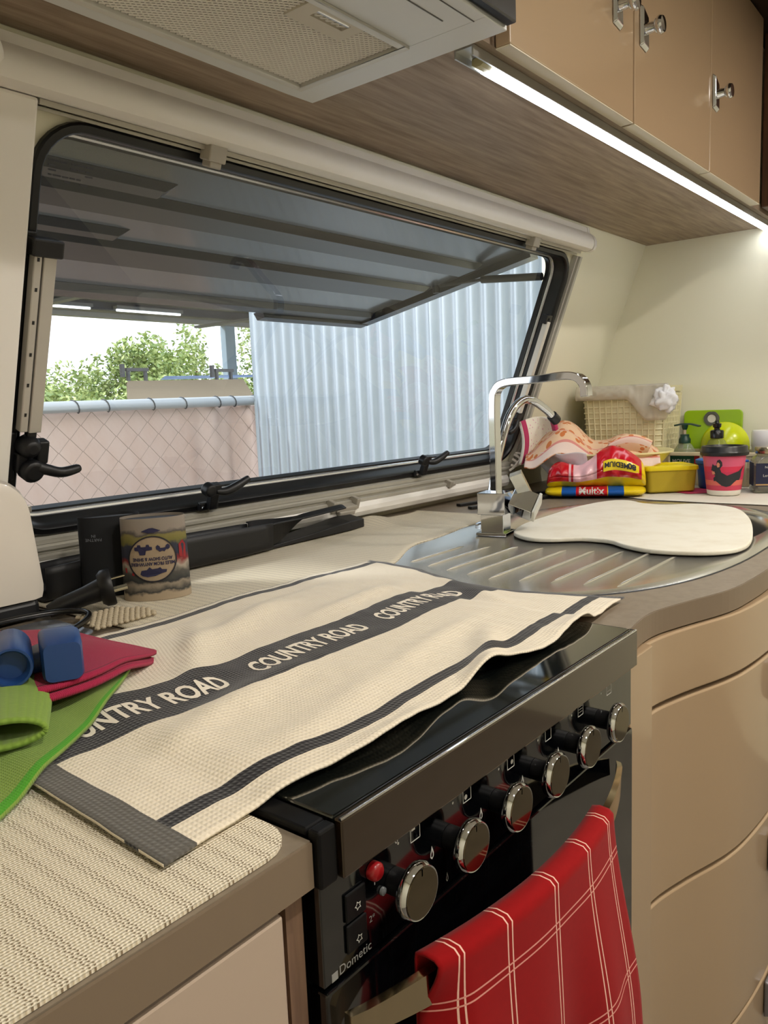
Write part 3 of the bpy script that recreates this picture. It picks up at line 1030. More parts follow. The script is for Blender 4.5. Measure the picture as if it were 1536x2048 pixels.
MATW2 = mat_weave('woven_nonslip_mat_fine', 2400.0, 2900.0)
pm = [(p[0], p[1]) for p in rrect(-.45, .332, .350, 1.03, .03, 5)]
m1 = MB().prism(pm, .9006, .9026).build('bench_mat', MATW)
tag(m1, 'cream woven non-slip mat on the left bench corner under the tea towel', 'mat')
def backmat(a, b):
    x = .56 + a * (1.60 - .56)
    yf = .83 + .09 * sstep(1.0, 1.25, x) + .03 * sstep(1.25, 1.5, x)
    y = yf + b * (1.195 - yf)
    bump_ = .016 * math.exp(-((x - 1.40) / .05) ** 2 - ((y - 1.175) / .05) ** 2) if b > .2 else 0
    return (x, y, .9022 + .0008 * (1 + nz(x, y, 9)) + bump_ + .003 * sstep(.975, 1.0, a))
m2 = sheet('bench_mat', backmat, 60, 24, MATW2, thick=.002)
tag(m2, 'pale woven non-slip mat along the wall behind the tea towel', 'mat')

# ------------------------------------------------------------------ tea towel over the stove lid
TW, TH = .770, .492
def towel(s, t):
    a, b = s / TW, t / TH
    xl = .256 + .022 * b ** 1.0 + .10 * sstep(.35, 1.0, b) * b
    xr = 1.005 - .040 * math.sin(math.pi * min(1, b * 1.35)) + .030 * sstep(.55, 1, b)
    x = xl + (xr - xl) * a
    y = .392 + .004 * math.sin(a * 17) + .006 * nz(a * 5, 1.3) + t * (1.0) + .022 * sstep(.8, 1, a) * (1 - b) - .004 * (1 - a)
    y += .010 * b * nz(a * 4, b * 2, 1, 5) + .012 * math.sin(a * 9 + 1) * math.sin(b * math.pi) * .6
    lid = sstep(.335, .375, x) * (1 - sstep(.86, .89, x)) * (1 - sstep(.80, .83, y))
    z = .9062 + .0068 * lid
    wr = .0018 * nz(x, y, 11, 2) + .0012 * nz(x * 1.5, y, 30, 7)
    # long soft folds
    for cx, cy, ang, wd, amp in ((.62, .74, .35, .022, .011), (.52, .70, .9, .016, .007), (.46, .55, .25, .02, .006), (.80, .70, .1, .018, .006),
                                 (.70, .50, .15, .016, .005), (.93, .60, 1.1, .014, .006), (.66, .41, .55, .016, .010), (.50, .46, .2, .02, .004)):
        dx, dy = x - cx, y - cy
        p = dx * math.cos(ang) + dy * math.sin(ang)
        q = -dx * math.sin(ang) + dy * math.cos(ang)
        wr += amp * math.exp(-(q / wd) ** 2 - (p / .11) ** 4)
    wr += .004 * (1 - sstep(0, .05, b)) * (1 + math.sin(a * 26)) * sstep(.08, .15, a) * (1 - sstep(.82, .9, a))
    return (x, y, z + max(wr, -.0006) + .0012)
DK = '#232226'
TM = band_mat('tea_towel_waffle', '#ece2cf', [('v', .027, .043, DK), ('v', .176, .262, DK), ('v', .468, .482, DK),
              ('u', 0, .028, '#5d5a55'), ('u', TW - .012, TW, '#4a494c')], rough=.95, weave=(1400.0, 1400.0, .28, .0012), grain=(120, '#d8c8a8', .35))
tt = sheet('tea_towel', lambda a, b: towel(a * TW, b * TH), 150, 96, TM, thick=.0022, uvs=lambda a, b: (a * TW, b * TH))
tag(tt, 'cream waffle tea towel with charcoal lettered band spread over the stove', 'tea towel')
probe, _ = text_geo('COUNTRY ROAD', .05, 'LEFT')
wtxt = max(x for x, y in probe)
def ttx(s0):
    k = .216 / wtxt
    def fn(x, y):
        p = towel(max(.002, min(TW - .002, s0 + x * k)), .203 + y)
        return (p[0], p[1], p[2] + .0016)
    return fn
for s0 in (.030, .272, .512):
    lettering('printed_lettering', 'COUNTRY ROAD', .046, ttx(s0), mat('cream_print', '#efe6d6', .9), tt, 'LEFT', 3, .0014)

# ------------------------------------------------------------------ folded microfibre cloths and the blue gadget
def ruled(front, back, zf):
    F, B = spline([(x, y, 0) for x, y in front], 12), spline([(x, y, 0) for x, y in back], 12)
    def fn(a, b):
        i = a * (len(F) - 1)
        k = min(int(i), len(F) - 2)
        f = F[k].lerp(F[k + 1], i - k)
        j = a * (len(B) - 1)
        k = min(int(j), len(B) - 2)
        g = B[k].lerp(B[k + 1], j - k)
        p = f.lerp(g, b)
        return (p.x, p.y, zf(p.x, p.y, a, b))
    return fn
GM = band_mat('green_microfibre', '#74963a', [('v', 0, .010, '#4f9a2c')], weave=(2900, 2100, .35, .0008), sheen=.15, grain=(300, '#a3b85c', .45))
PM = band_mat('pink_microfibre', '#9c1c40', [('v', .010, .0120, '#5d0f27')], weave=(2900, 2100, .35, .0008), sheen=.12, grain=(300, '#b8385a', .4))
def gz(x, y, a, b):
    on_towel = sstep(.24, .28, x) * (1 - sstep(.80, .9, y))
    lid = sstep(.335, .375, x) * (1 - sstep(.80, .83, y))
    return .9060 + .0085 * on_towel + .0062 * lid + .0022 * nz(x, y, 14, 3) + .0016
gf = ruled([(.452, .712), (.395, .655), (.322, .598), (.235, .540), (.12, .47), (-.05, .40)], [(.458, .735), (.43, .82), (.35, .88), (.2, .9), (.05, .9), (-.1, .88)], gz)
gr = sheet('microfibre_cloth', gf, 60, 30, GM, thick=.004, uvs=lambda a, b: (a * .5, b * .35))
tag(gr, 'green microfibre cloth lying under the pink cloth at bench left', 'cloth')
va = Vector((-.42, -.88, 0)).normalized()       # towards the viewer
vb = Vector((.88, -.42, 0)).normalized()        # to the viewer's right
def fold(a, b):
    # folded-over corner of the green cloth: teardrop loop open towards the front
    t = math.pi * (1.16 - 2.20 * b)
    wd = .034 + .012 * a
    u = wd * math.cos(t) - .010 - (.05 * max(0, (abs(b - .5) - .36) / .14))
    h = .0125 * math.sin(t) * (1 + .25 * a) * (1 if math.sin(t) > 0 else .75)
    c = Vector((.272, .606, .9315)) - va * (a * .13)
    p = c + vb * u + Vector((0, 0, h + .0015 * nz(a * 5, b * 6, 1, 4)))
    return (p.x, p.y, p.z)
sheet('rolled_fold', fold, 24, 40, GM, gr, thick=.004, uvs=lambda a, b: (a * .3, .02 + b * .1))
def pz(x, y, a, b):
    e = sstep(0, .25, a)
    return .9235 + .0165 * e + .0025 * nz(x, y, 13, 9) + .003 * math.sin(b * 5) * e
pf = ruled([(.480, .713), (.43, .682), (.370, .655), (.30, .660), (.20, .675), (.05, .68), (-.1, .68)], [(.481, .718), (.455, .80), (.43, .875), (.36, .93), (.25, .955), (.1, .96), (-.1, .96)], pz)
pk = sheet('microfibre_cloth', pf, 60, 30, PM, thick=.004, uvs=lambda a, b: (a * .55, b * .3))
tag(pk, 'folded pink microfibre cloth with the blue gadget on it', 'cloth')
pf2 = ruled([(.470, .705), (.43, .676), (.370, .648), (.30, .652), (.20, .665), (.05, .67), (-.1, .67)], [(.475, .712), (.45, .80), (.42, .87), (.36, .92), (.25, .945), (.1, .95), (-.1, .95)],
            lambda x, y, a, b: pz(x, y, a, b) - .0062)
sheet('lower_layer', pf2, 60, 24, PM, pk, thick=.004, uvs=lambda a, b: (a * .55, b * .3))
bg = thing('blue_plastic_gadget', (.29, .69, .943), 'blue moulded plastic gadget with round socket end on pink cloth', 'gadget')
BLUE = mat('blue_satin_plastic', '#1c3f78', .42, sub=0.0)
va = Vector((-.42, -.88, 0)).normalized()       # towards the viewer
vb = Vector((.88, -.42, 0)).normalized()        # to the viewer's right
c0 = Vector((.308, .676, .963))
L = []
for r, h in ((.015, -.075), (.0185, -.070), (.0185, -.004), (.0175, 0), (.0155, 0), (.0135, -.004), (.0130, -.012)):
    L.append([c0 + va * h + vb * r * math.cos(2 * math.pi * k / 28) + Vector((0, 0, r * math.sin(2 * math.pi * k / 28))) for k in range(28)])
MB().loops(L).build('socket', BLUE, bg, smooth=True, sharp=50)
L = []
for q, hw, z0, z1 in ((-.075, .012, .946, .968), (-.06, .0175, .9435, .976), (-.02, .018, .9435, .984), (.008, .0175, .9435, .9815), (.016, .0155, .945, .979)):
    cc = c0 + va * (q - .012) + vb * .042
    L.append([(cc.x + vb.x * u, cc.y + vb.y * u, v) for u, v in rrect(-hw, hw, z0, z1, .006, 4)])
MB().loops(L).build('block', BLUE, bg, smooth=True, sharp=50)
L = []
for i in range(9):
    q = i / 8
    cc = c0 + vb * (-.05 + q * .09) + va * -.05
    L.append([(cc.x + va.x * u, cc.y + va.y * u, v) for u, v in rrect(-.02, .02, .9435, .975 + .012 * math.sin(q * 6.2), .008, 4)])
MB().loops(L).build('bridge', BLUE, bg, smooth=True, sharp=50)

# ------------------------------------------------------------------ toaster, plug, wire trivet
ts = thing('toaster', (.40, 1.09, .9028), 'white rounded toaster with black base at the left edge', 'toaster')
L = []
for y, ins in ((1.042, .012), (1.046, .004), (1.056, 0), (1.134, 0), (1.144, .004), (1.148, .012)):
    pts = []
    for x, z in rrect(.20 + ins, .533 - ins, .905, 1.100 - ins, .045, 8):
        xx = x + (.0 if x < .37 else -.012 * sstep(.95, 1.1, z) + .004)
        pts.append((xx, y, max(z, .932)))
    L.append(pts)
MB().loops(L).build('body', mat('white_toaster_plastic', '#d9d2c8', .35, coat=.2), ts, smooth=True, sharp=40)
MB().box(.215, .528, 1.048, 1.142, .9035, .9315).build('base', mat('dark_toaster_base', '#1c1d20', .4), ts, bevel=.008)
MB().box(.531, .551, 1.092, 1.104, 1.045, 1.056).build('lever', mat('grey_lever', '#8d8a86', .35, metal=.5), ts, bevel=.002)

pl = thing('power_plug', (.585, 1.03, .9045), 'black three-pin power plug lying beside the white toaster', 'plug')
ax = Vector((.86, -.48, .16)).normalized()
side = Vector((.48, .86, 0)).normalized()
upv = ax.cross(side) * -1
pc = Vector((.596, 1.000, .936))
L = []
for h, r in ((-.006, .021), (0, .026), (.009, .027), (.0125, .0255)):
    L.append([pc + ax * h + side * r * math.cos(2 * math.pi * k / 24) * .9 + upv * r * math.sin(2 * math.pi * k / 24) for k in range(24)])
MB().loops(L).build('face', BLACKP, pl, smooth=True)
MB().tube([pc + ax * h + Vector((0, 0, -.012 * (h / -.08))) for h in (-.075, -.06, -.045, -.025, -.004)], [.009, .0125, .0128, .0135, .016], 14).build('grip', BLACKP, pl, smooth=True)
for k, (s1, u1, tw) in enumerate(((-.008, .006, .5), (.008, .006, -.5), (0, -.011, 0))):
    q = pc + ax * .021 + side * s1 + upv * u1
    d1 = (side * math.cos(tw) + upv * math.sin(tw))
    MB().obox(q, ax * .010, d1 * .0032, ax.cross(d1) * .0008).build('pin', mat('brass_pin', '#c9c0a4', .25, metal=.9), pl)
MB().tube(spline([tuple(pc - ax * .075 + Vector((0, 0, -.012))), (.53, 1.07, .908), (.50, 1.10, .9065), (.44, 1.165, .9065)], 8), .0038, 8).build('cable', BLACKP, pl, smooth=True)

tv = thing('wire_trivet', (.50, .98, .9028), 'black wire handled trivet with knotted cord pad in front of the toaster', 'trivet')
MB().tube(spline([(.40, 1.03, .912), (.47, 1.025, .916), (.535, 1.005, .916), (.552, .975, .915), (.53, .940, .914), (.47, .90, .914), (.40, .885, .913)], 8), .0042, 10).build('wire_loop', mat('black_wire', '#0a0a0b', .25), tv, smooth=True)
MB().prism(rrect(.33, .525, .90, 1.02, .02, 4), .9052, .9068).build('plate', mat('steel_plate', '#a9abb0', .25, metal=.8), tv)
kn = MB()
for j in range(9):
    for i in range(11):
        x, y = .545 + i * .0085 + (.004 if j % 2 else 0) - j * .002, .985 - j * .0092
        if x + (y - .95) * .3 > .622:
            continue
        kn.lathe([(.001, 0), (.0036, .0012), (.0042, .0028), (.0028, .0052), (.0005, .0058)], (x, y, .905), 6)
kn.build('cord_pad', mat('natural_cord', '#b8ab92', .9), tv, smooth=True, kind='stuff')

# ------------------------------------------------------------------ can coolers
def cooler(name, c, hw, hd, h, rot, m, label, flare=0.0):
    t = thing(name, (c[0], c[1], .9045), label, 'can cooler', 'can coolers by the window')
    L = []
    rows = 16
    for j in range(rows + 1):
        q = j / rows
        k = 1.0 - .05 * q + flare * q * q
        ins = 0
        L.append([(c[0] + x, c[1] + y, .9045 + h * q + (.006 * (x / hw) if q > .9 else 0)) for x, y in superell(0, 0, 1, 1, 2.3, 40)])
        L[-1] = []
        for x, y in superell(0, 0, hw * k, hd * k, 2.3, 40):
            X, Y = x * math.cos(rot) - y * math.sin(rot), x * math.sin(rot) + y * math.cos(rot)
            L[-1].append((c[0] + X, c[1] + Y, .9045 + h * q))
    MB().loops(L, True, False).build('sleeve', m, t, smooth=True)
    k = 1.0 - .05 + flare
    top = []
    for x, y in superell(0, 0, hw * k * .97, hd * k * .95, 2.3, 40):
        X, Y = x * math.cos(rot) - y * math.sin(rot), x * math.sin(rot) + y * math.cos(rot)
        top.append((c[0] + X, c[1] + Y, .9045 + h - .004))
    MB().add(top, [tuple(range(40))]).build('end_disc', mat('grey_foam_disc', '#3c4048', .8, bump=('waffle', 300, .4, .0005)), t)
    def fn(s, z):
        """point on the front of the sleeve: s metres across from the middle, z metres up"""
        k = 1.0 - .05 * z / h + flare * (z / h) ** 2
        a = max(-.98, min(.98, s / (hw * k)))
        yy = -hd * k * (1 - abs(a) ** 2.3) ** (1 / 2.3) - .0008
        X, Y = s * math.cos(rot) - yy * math.sin(rot), s * math.sin(rot) + yy * math.cos(rot)
        return (c[0] + X, c[1] + Y, .9045 + z)
    return t, fn
ROT = math.radians(-34)
def cool_mat():
    m = mat('photo_print_neoprene', '#8f8577', .75)
    nt = m.node_tree
    bs = nt.nodes['Principled BSDF']
    tc = nt.nodes.new('ShaderNodeTexCoord')
    sp = nt.nodes.new('ShaderNodeSeparateXYZ')
    nt.links.new(tc.outputs['Object'], sp.inputs[0])
    nzn = nt.nodes.new('ShaderNodeTexNoise')
    nzn.inputs['Scale'].default_value = 55
    nzn.inputs['Detail'].default_value = 5
    nt.links.new(tc.outputs['Object'], nzn.inputs['Vector'])
    ml = nt.nodes.new('ShaderNodeMath')
    ml.operation = 'MULTIPLY_ADD'
    nt.links.new(nzn.outputs['Fac'], ml.inputs[0])
    ml.inputs[1].default_value = .022
    nt.links.new(sp.outputs[2], ml.inputs[2])
    dv_ = nt.nodes.new('ShaderNodeMath')
    dv_.operation = 'DIVIDE'
    nt.links.new(ml.outputs[0], dv_.inputs[0])
    dv_.inputs[1].default_value = .145
    rp = nt.nodes.new('ShaderNodeValToRGB')
    els = rp.color_ramp.elements
    els[0].position, els[0].color = 0, (*lin('#a3937c'), 1)
    els[1].position, els[1].color = 1, (*lin('#8e867b'), 1)
    for p, c in ((.14, '#a3937c'), (.17, '#2e3030'), (.24, '#8d8272'), (.27, '#26292b'), (.36, '#4d4b45'), (.42, '#a49a8a'), (.47, '#7c1f22'), (.52, '#23283a'), (.64, '#2a2d3c'), (.67, '#6c6730'), (.74, '#7c7440'), (.76, '#4b4644'), (.80, '#8a8076')):
        e = els.new(p)
        e.color = (*lin(c), 1)
    nt.links.new(dv_.outputs[0], rp.inputs['Fac'])
    nt.links.new(rp.outputs['Color'], bs.inputs['Base Color'])
    return m
k1, f1 = cooler('can_cooler', (.690, 1.008), .049, .032, .122, ROT, cool_mat(), 'grey and tan photo-print can cooler standing upside down by the window')
def fdisc(b, cs, cz, r, n=28, r0=0.0):
    if r0:
        b.add([f1(cs + q * math.cos(2 * math.pi * i / n), cz + q * math.sin(2 * math.pi * i / n)) for q in (r0, r) for i in range(n)], [(i, (i + 1) % n, n + (i + 1) % n, n + i) for i in range(n)])
    else:
        rings = 5
        pts = [f1(cs, cz)] + [f1(cs + r * k / rings * math.cos(2 * math.pi * i / n), cz + r * k / rings * math.sin(2 * math.pi * i / n)) for k in range(1, rings + 1) for i in range(n)]
        b.add(pts, [(0, 1 + i, 1 + (i + 1) % n) for i in range(n)])
        for k in range(rings - 1):
            b.add([], [])
            o = 1 + k * n
            base = len(b.v) - len(pts)
            for i in range(n):
                b.f.append((base + o + i, base + o + (i + 1) % n, base + o + n + (i + 1) % n, base + o + n + i))
                b.m.append(0)
b = MB(); fdisc(b, -.004, .062, .0335)
dsc = b.build('printed_badge', mat('tan_print', '#9c8a72', .75), k1)
def pro(f):
    return lambda s, z: tuple(Vector(f(s, z)) + Vector((-.0006, -.0007, 0)))
g1 = pro(f1)
b = MB()
n = 36
b.add([g1(-.004 + q * math.cos(2 * math.pi * i / n), .062 + q * math.sin(2 * math.pi * i / n)) for q in (.0325, .0345) for i in range(n)], [(i, (i + 1) % n, n + (i + 1) % n, n + i) for i in range(n)])
b.build('printed_ring', PRINTB, k1)
NAVY = mat('navy_print', '#1d1c40', .7)
for body, z in (('MILES FROM ANYWHERE', .0575), ('AUTO SHOW & SHINE', .0645)):
    lettering('printed_lettering', body, .0068, lambda x, y, z=z: g1(-.004 - x * .82, z - y), NAVY, k1, 'CENTER', 1, .0002)
def blob(pts, cs, cz, s, name):
    b = MB()
    b.add([g1(cs + x * s, cz + y * s) for x, y in pts], [tuple(range(len(pts)))])
    b.build(name, NAVY, k1)
CAR = [(-1, -.1), (-.9, .18), (-.5, .22), (-.3, .42), (-.1, .25), (.3, .28), (.5, .36), (.62, .2), (1, .15), (.95, -.05), (.6, -.12), (.1, -.3), (-.5, -.35), (-.85, -.25)]
blob(CAR, -.004, .0425, .019, 'printed_car')
blob([(-1, .25), (-.95, .5), (-.7, .5), (-.62, .75), (-.3, .75), (-.25, .5), (.3, .5), (.35, .75), (.65, .75), (.72, .5), (1, .45), (1, .1), (.3, .05), (.2, -.45), (-.45, -.45), (-.55, .05), (-.95, .1)], -.0165, .0745, .0125, 'printed_truck')
blob([(-1, .1), (-1, .5), (-.75, .75), (-.45, .5), (-.4, .25), (.35, .3), (.4, .6), (.7, .8), (1, .55), (1, .2), (.75, .0), (.45, .05), (.2, -.3), (-.1, -.15), (-.5, -.3), (-.75, 0)], .0115, .0750, .0100, 'printed_motorbike')
blob([(-1, 0), (-.2, .3), (.2, .32), (1, 0), (.3, -.2), (-.3, -.2)], -.004, .1035, .014, 'printed_bonnet')
b = MB()
b.add([f1(s, z) for s, z in ((.034, .062), (.0435, .058), (.044, .078), (.040, .086), (.034, .080))], [(0, 1, 2, 3, 4)])
b.build('printed_red_car', mat('red_print', '#8e1c22', .7), k1)
b = MB()
b.add([f1(s, z) for s, z in ((-.0435, .043), (-.032, .038), (-.030, .046), (-.0435, .050))], [(0, 1, 2, 3)])
b.build('printed_red_car', mat('red_print', '#8e1c22', .7), k1)
k2, f2 = cooler('can_cooler', (.668, 1.090), .047, .028, .122, ROT + .18, mat('black_neoprene', '#101318', .8), 'plain black can cooler with faint upside-down lettering behind the printed one', .02)
g2 = pro(f2)
for body, z in (('PARTNE', .0905), ('IN', .0965)):
    lettering('printed_lettering', body, .0062, lambda x, y, z=z: g2(-.027 - x, z - y), mat('pale_print', '#7f838c', .7), k2, 'CENTER', 1)

# ------------------------------------------------------------------ long black plastic trough by the wall
bt = thing('plastic_trough', (.95, 1.17, .9045), 'long black plastic trough with raised tapered end along the wall', 'trough')
PLB = mat('matte_black_plastic', '#101114', .5)
def tr(a, b):
    x = .57 + a * .46
    hgt = .052 + .006 * math.sin(a * 3)
    prof_ = ((1.108, hgt), (1.112, .006), (1.122, .001), (1.172, .001), (1.18, .004), (1.184, hgt * .9))
    i = b * 5
    k = min(int(i), 4)
    y = prof_[k][0] + (prof_[k + 1][0] - prof_[k][0]) * (i - k)
    z = prof_[k][1] + (prof_[k + 1][1] - prof_[k][1]) * (i - k)
    return (x, y + .006 * sstep(.8, 1, a), .9065 + z)
sheet('tray', tr, 20, 20, PLB, bt, thick=.003)
def tr2(a, b):
    x = 1.028 + a * .245
    r = sstep(0, .55, a)
    w_ = .076 - .045 * r
    y = 1.114 + .028 * r + b * w_
    z = .010 + .030 * r + (.040 * (1 - r) if b < .12 else 0) + (.04 * (1 - r) if b > .88 else 0) + .006 * math.sin(b * 3.1) * r + .010 * a
    return (x, y, .9065 + z)
sheet('raised_end', tr2, 24, 14, PLB, bt, thick=.003)
L = [[(x, y0, .9066), (x, y0 + w_, .9066), (x, y0 + w_, .9066 + h), (x, y0, .9066 + h * .7)] for x, y0, w_, h in ((1.02, 1.128, .04, .008), (1.15, 1.135, .045, .016), (1.28, 1.138, .048, .028), (1.335, 1.145, .042, .026))]
MB().loops(L).build('under_tongue', PLB, bt, bevel=.002)
# thin black rods behind the taps
for pts, lab in (([(1.735, 1.158, .9045), (2.09, 1.075, .9045)], 'thin black flat bar lying on the bench behind the mixer tap nearest the wall'),
                 ([(1.700, 1.10, .9045), (1.98, 1.02, .9045), (2.03, .985, .9045)], 'thin black flat bar lying just in front of the other bar behind the tap')):
    o = MB().tube(pts, 0, sec=(.016, .007)).build('flat_bar', BLACKP, bevel=.001)
    tag(o, lab, 'bar', 'black bars behind the tap')

# ------------------------------------------------------------------ red check towel over the oven handle
RB = []
for c in (.018, .023, .070, .0755, .135, .1405, .198, .2035, .252, .257):
    RB.append(('u', c, c + .0014, '#e6b9a8'))
for c in (.085, .091, .205, .211, .325, .331, .44, .446):
    RB.append(('v', c, c + .0014, '#d99488'))
RM = band_mat('red_cotton', '#930409', RB, rough=.9, sheen=.05, grain=(160, '#780206', .5))
RW, RL = .275, .62
def red(a, b):
    s = b * RL - .16                     # metres from the handle top, negative = back flap
    x = .413 + a * .268
    tq = (x - .352) / (.812 - .352)
    yh = .336 - .046 * math.sin(math.pi * max(0, min(1, tq))) ** .8
    if s < -.012:
        z, y = .781 + (s + .012), yh + .0105
        y += .003 * math.sin(a * 14) * min(1, -s * 8)
    elif s < .012:
        q = (s + .012) / .024 * math.pi
        z, y = .7815 + .0035 * math.sin(q), yh + .0105 * math.cos(q)
    else:
        z, y = .781 - (s - .012), yh - .0105
        d = s - .012
        x += (a - .35) * .16 * d
        y -= .012 * sstep(0, .2, d) + .010 * math.sin(a * 7.5 + 1.0) * sstep(0, .25, d) + .004 * math.sin(a * 19) * sstep(0, .2, d)
        if a < .12:
            y += .02 * (1 - a / .12) ** 2 * sstep(0, .05, d)
    return (x, y, z)
rt = sheet('hand_towel', red, 70, 90, RM, thick=.0022, uvs=lambda a, b: (a * RW, b * RL))
tag(rt, 'red checked towel with thin white lines hanging on the oven handle', 'towel')

# ------------------------------------------------------------------ far end of the bench
E1, E2 = Vector((.405, -.914, 0)), Vector((.914, .405, 0))     # sideways to the viewer / away from the viewer
def LF(cx, cy, z=.9):
    return lambda a, d, h: (cx + E1.x * a + E2.x * d, cy + E1.y * a + E2.y * d, z + h)

# paper runner under the containers
def runner(a, b):
    x = 2.02 + a * .52 + .10 * (1 - a) * sstep(.55, 1, b)
    y = .455 + b * .50
    z = .9012 + .0012 * (1 + nz(x, y, 8, 4)) + .018 * sstep(.90, 1.0, b) * (1 - a) ** 2
    return (x, y, z)
pr = sheet('paper_runner', runner, 30, 30, mat('white_paper', '#d9d4c6', .8, bump=('noise', 60, .1, .002)), thick=.0012)
tag(pr, 'white paper runner on the bench under the cup and containers', 'runner')
o = MB().prism([(2.16, .70), (2.205, .64), (2.30, .69), (2.27, .79), (2.215, .80)], .9050, .9056).build('pink_paper', mat('pink_paper_sheet', '#c2365e', .7))
tag(o, 'small pink paper sheet poking out under the yellow container', 'paper')

# dish tub
def tubshape(cx, cy, rows, e=2.6, rot=0.0, n=48):
    L = []
    for w_, d_, h in rows:
        f = LF(cx, cy)
        L.append([f(x, y, h) for x, y in superell(0, 0, w_, d_, e, n)])
    return L
db = MB().loops(tubshape(2.238, .980, [(.105, .085, .0035), (.115, .095, .008), (.165, .125, .070), (.195, .15, .108), (.203, .158, .110), (.203, .158, .114), (.193, .148, .114), (.160, .120, .070), (.11, .09, .012)]))
o = db.build('dish_tub', mat('cream_plastic_tub', '#e6dfa8', .4, sub=.0), smooth=True, sharp=60)
tag(o, 'cream yellow plastic dish tub heaped with towels in the corner', 'tub')
# white plastic bag hanging over the left side of the tub
f = LF(2.215, .975)
def pbag(a, b):
    th = math.radians(150 + 110 * a)
    r = .207 - .085 * b + .008 * nz(a * 9, b * 5, 1, 3)
    q = f(r * math.cos(th), r * math.sin(th) * .85, .121 - b * .105 + .010 * nz(a * 8, b * 3, 1, 8) * (1 - b))
    return q
WB = glass_mat('white_bag_film', '#f2f2f4', 1.3, .35, .8)
o = sheet('plastic_bag', pbag, 40, 20, WB, thick=.0006)
tag(o, 'crumpled white plastic bag draped down the left side of the dish tub', 'plastic bag')
tg = MB()
for k in range(5):
    q = [f(-.20 - .012 * i + .004 * k, -.045 + .006 * k, .105 - .006 * k + .010 * math.sin(i + k) + .003 * i * (k - 2)) for i in range(6)]
    tg.tube(q, .004, 6)
o.name = 'plastic_bag'
tg.build('tied_handle', mat('white_bag_tie', '#e8e2d6', .6), None)
tieo = bpy.context.scene.objects['tied_handle']
tieo.location = tieo.location - o.location
tieo.parent = o

# spotted hand towels heaped in the tub
SM = band_mat('spotted_peach_towel', '#e6c3a0', [('v', .50, .507, '#dc9a8c'), ('v', .548, .556, '#d98f86'), ('v', .556, .60, '#ead4c8')], weave=(1800, 1800, .3, .0008), dots=(34, '#cf7a45', .40), sheen=.1)
f = LF(2.235, .985)
def mound(a, b):
    A = (a - .5) * .37 - .022
    B = (b - .5) * .27
    h = .118 + .088 * math.exp(-((A + .100) / .070) ** 2) + .040 * math.exp(-((A - .075) / .065) ** 2)
    h *= 1 - .33 * abs(2 * b - 1) ** 3
    fade = sstep(0, .10, a) * (1 - sstep(.93, 1, a))
    front = max(0, .40 - b) / .40
    h += .013 * math.sin(A * 48 + 7 * b) * front ** 1.2 * sstep(-.05, .02, A) + .005 * math.sin(B * 150 + A * 22) * front + .004 * nz(A, B, 25, 3)
    h = .112 + (h - .112) * (.35 + .65 * fade) - .022 * front ** 3
    # stacked fold edges along the front of the left peak
    lay = math.floor(front * 5) / 5
    B2 = B - .012 * math.sin(A * 30) * front - .014 * lay - .012 * front ** 2
    return f(A, B2, h)
o = sheet('spotted_towel', mound, 110, 110, SM, thick=.004, uvs=lambda a, b: (a * .55, .6 - b * .6))
tag(o, 'peach towel with orange spots heaped on the dish tub', 'towel')
def roll(a, b):
    # open rolled edge of a second towel on the right
    A = .015 + a * .115
    t = b * 3.6 - .25
    r = .038 + .010 * math.sin(a * 3.1)
    return f(A + .05 * math.sin(t) * .25, -.105 + .015 * a - .03 * math.sin(b * 3) + .018 * math.cos(t), .112 + r * math.sin(t) * .85 + .012 * math.sin(a * 3.1))
o2 = sheet('spotted_towel', roll, 30, 30, SM, thick=.004, uvs=lambda a, b: (a * .2, .36 + b * .30))
tag(o2, 'pink rolled towel edge curling over the right side of the dish tub', 'towel')
FM = band_mat('floral_mitt', '#e9e2d2', [('v', 0, .022, '#b3345f'), ('v', .168, .20, '#b3345f')], dots=(90, '#d7a3b3', .22), weave=(1500, 1500, .2, .0006))
f = LF(2.12, 1.055)
def mitt(a, b):
    return f(-.115 + .10 * a + .012 * math.sin(b * 3), -.02 + .05 * math.sin(a * 3.1), .085 + b * .125 + .012 * math.sin(a * 3.1))
o = sheet('oven_mitt', mitt, 24, 24, FM, thick=.010, uvs=lambda a, b: (b * .13, a * .19))
tag(o, 'cream oven mitt with pink floral edging leaning behind the filter tap', 'oven mitt')

# bag of bin liners
bgx = LF(2.060, .918)
def bagh(A):
    return .034 + .018 * sstep(-.06, .05, A) + .005 * math.sin(A * 40)
def bagp(a, b, off=0.0):
    A = (a - .5) * .262
    t = b * 2 * math.pi
    end = (1 - abs(2 * a - 1) ** 5) ** .5
    hh = bagh(A) * (.30 + .70 * end)
    dd = .052 * (.45 + .55 * end)
    w_ = .003 * nz(A * 30, t * 2, 1, 6) * end + off
    return bgx(A, -math.cos(t) * (dd + w_), .031 + hh * .92 + math.sin(t) * (hh + w_))
BM = band_mat('red_bag_film', '#c20d1f', [('u', .060, .134, '#e9b7bd'), ('u', .066, .072, '#c20d1f'), ('u', .250, .30, '#e8c81a'), ('v', .735, 1.0, '#d8c01c')], rough=.22, sheen=0, weave=(190, 25, .5, .004))
BM.node_tree.nodes['Principled BSDF'].inputs['Specular IOR Level'].default_value = .6
bb = thing('bin_liner_bag', bgx(0, 0, .003), 'red and yellow plastic bag of bin liners lying in front of the dish tub', 'packet')
sheet('film', bagp, 60, 40, BM, bb, thick=.0006, uvs=lambda a, b: (a * .262, (b + .05) % 1.0))
def bl2(a, b):
    A = -.135 + a * .265
    t = b * 2 * math.pi
    e = (1 - abs(2 * a - 1) ** 6) ** .5
    return bgx(A, -math.cos(t) * (.066 * (.5 + .5 * e)) - .004, .0175 + math.sin(t) * .0145 * (.35 + .65 * e))
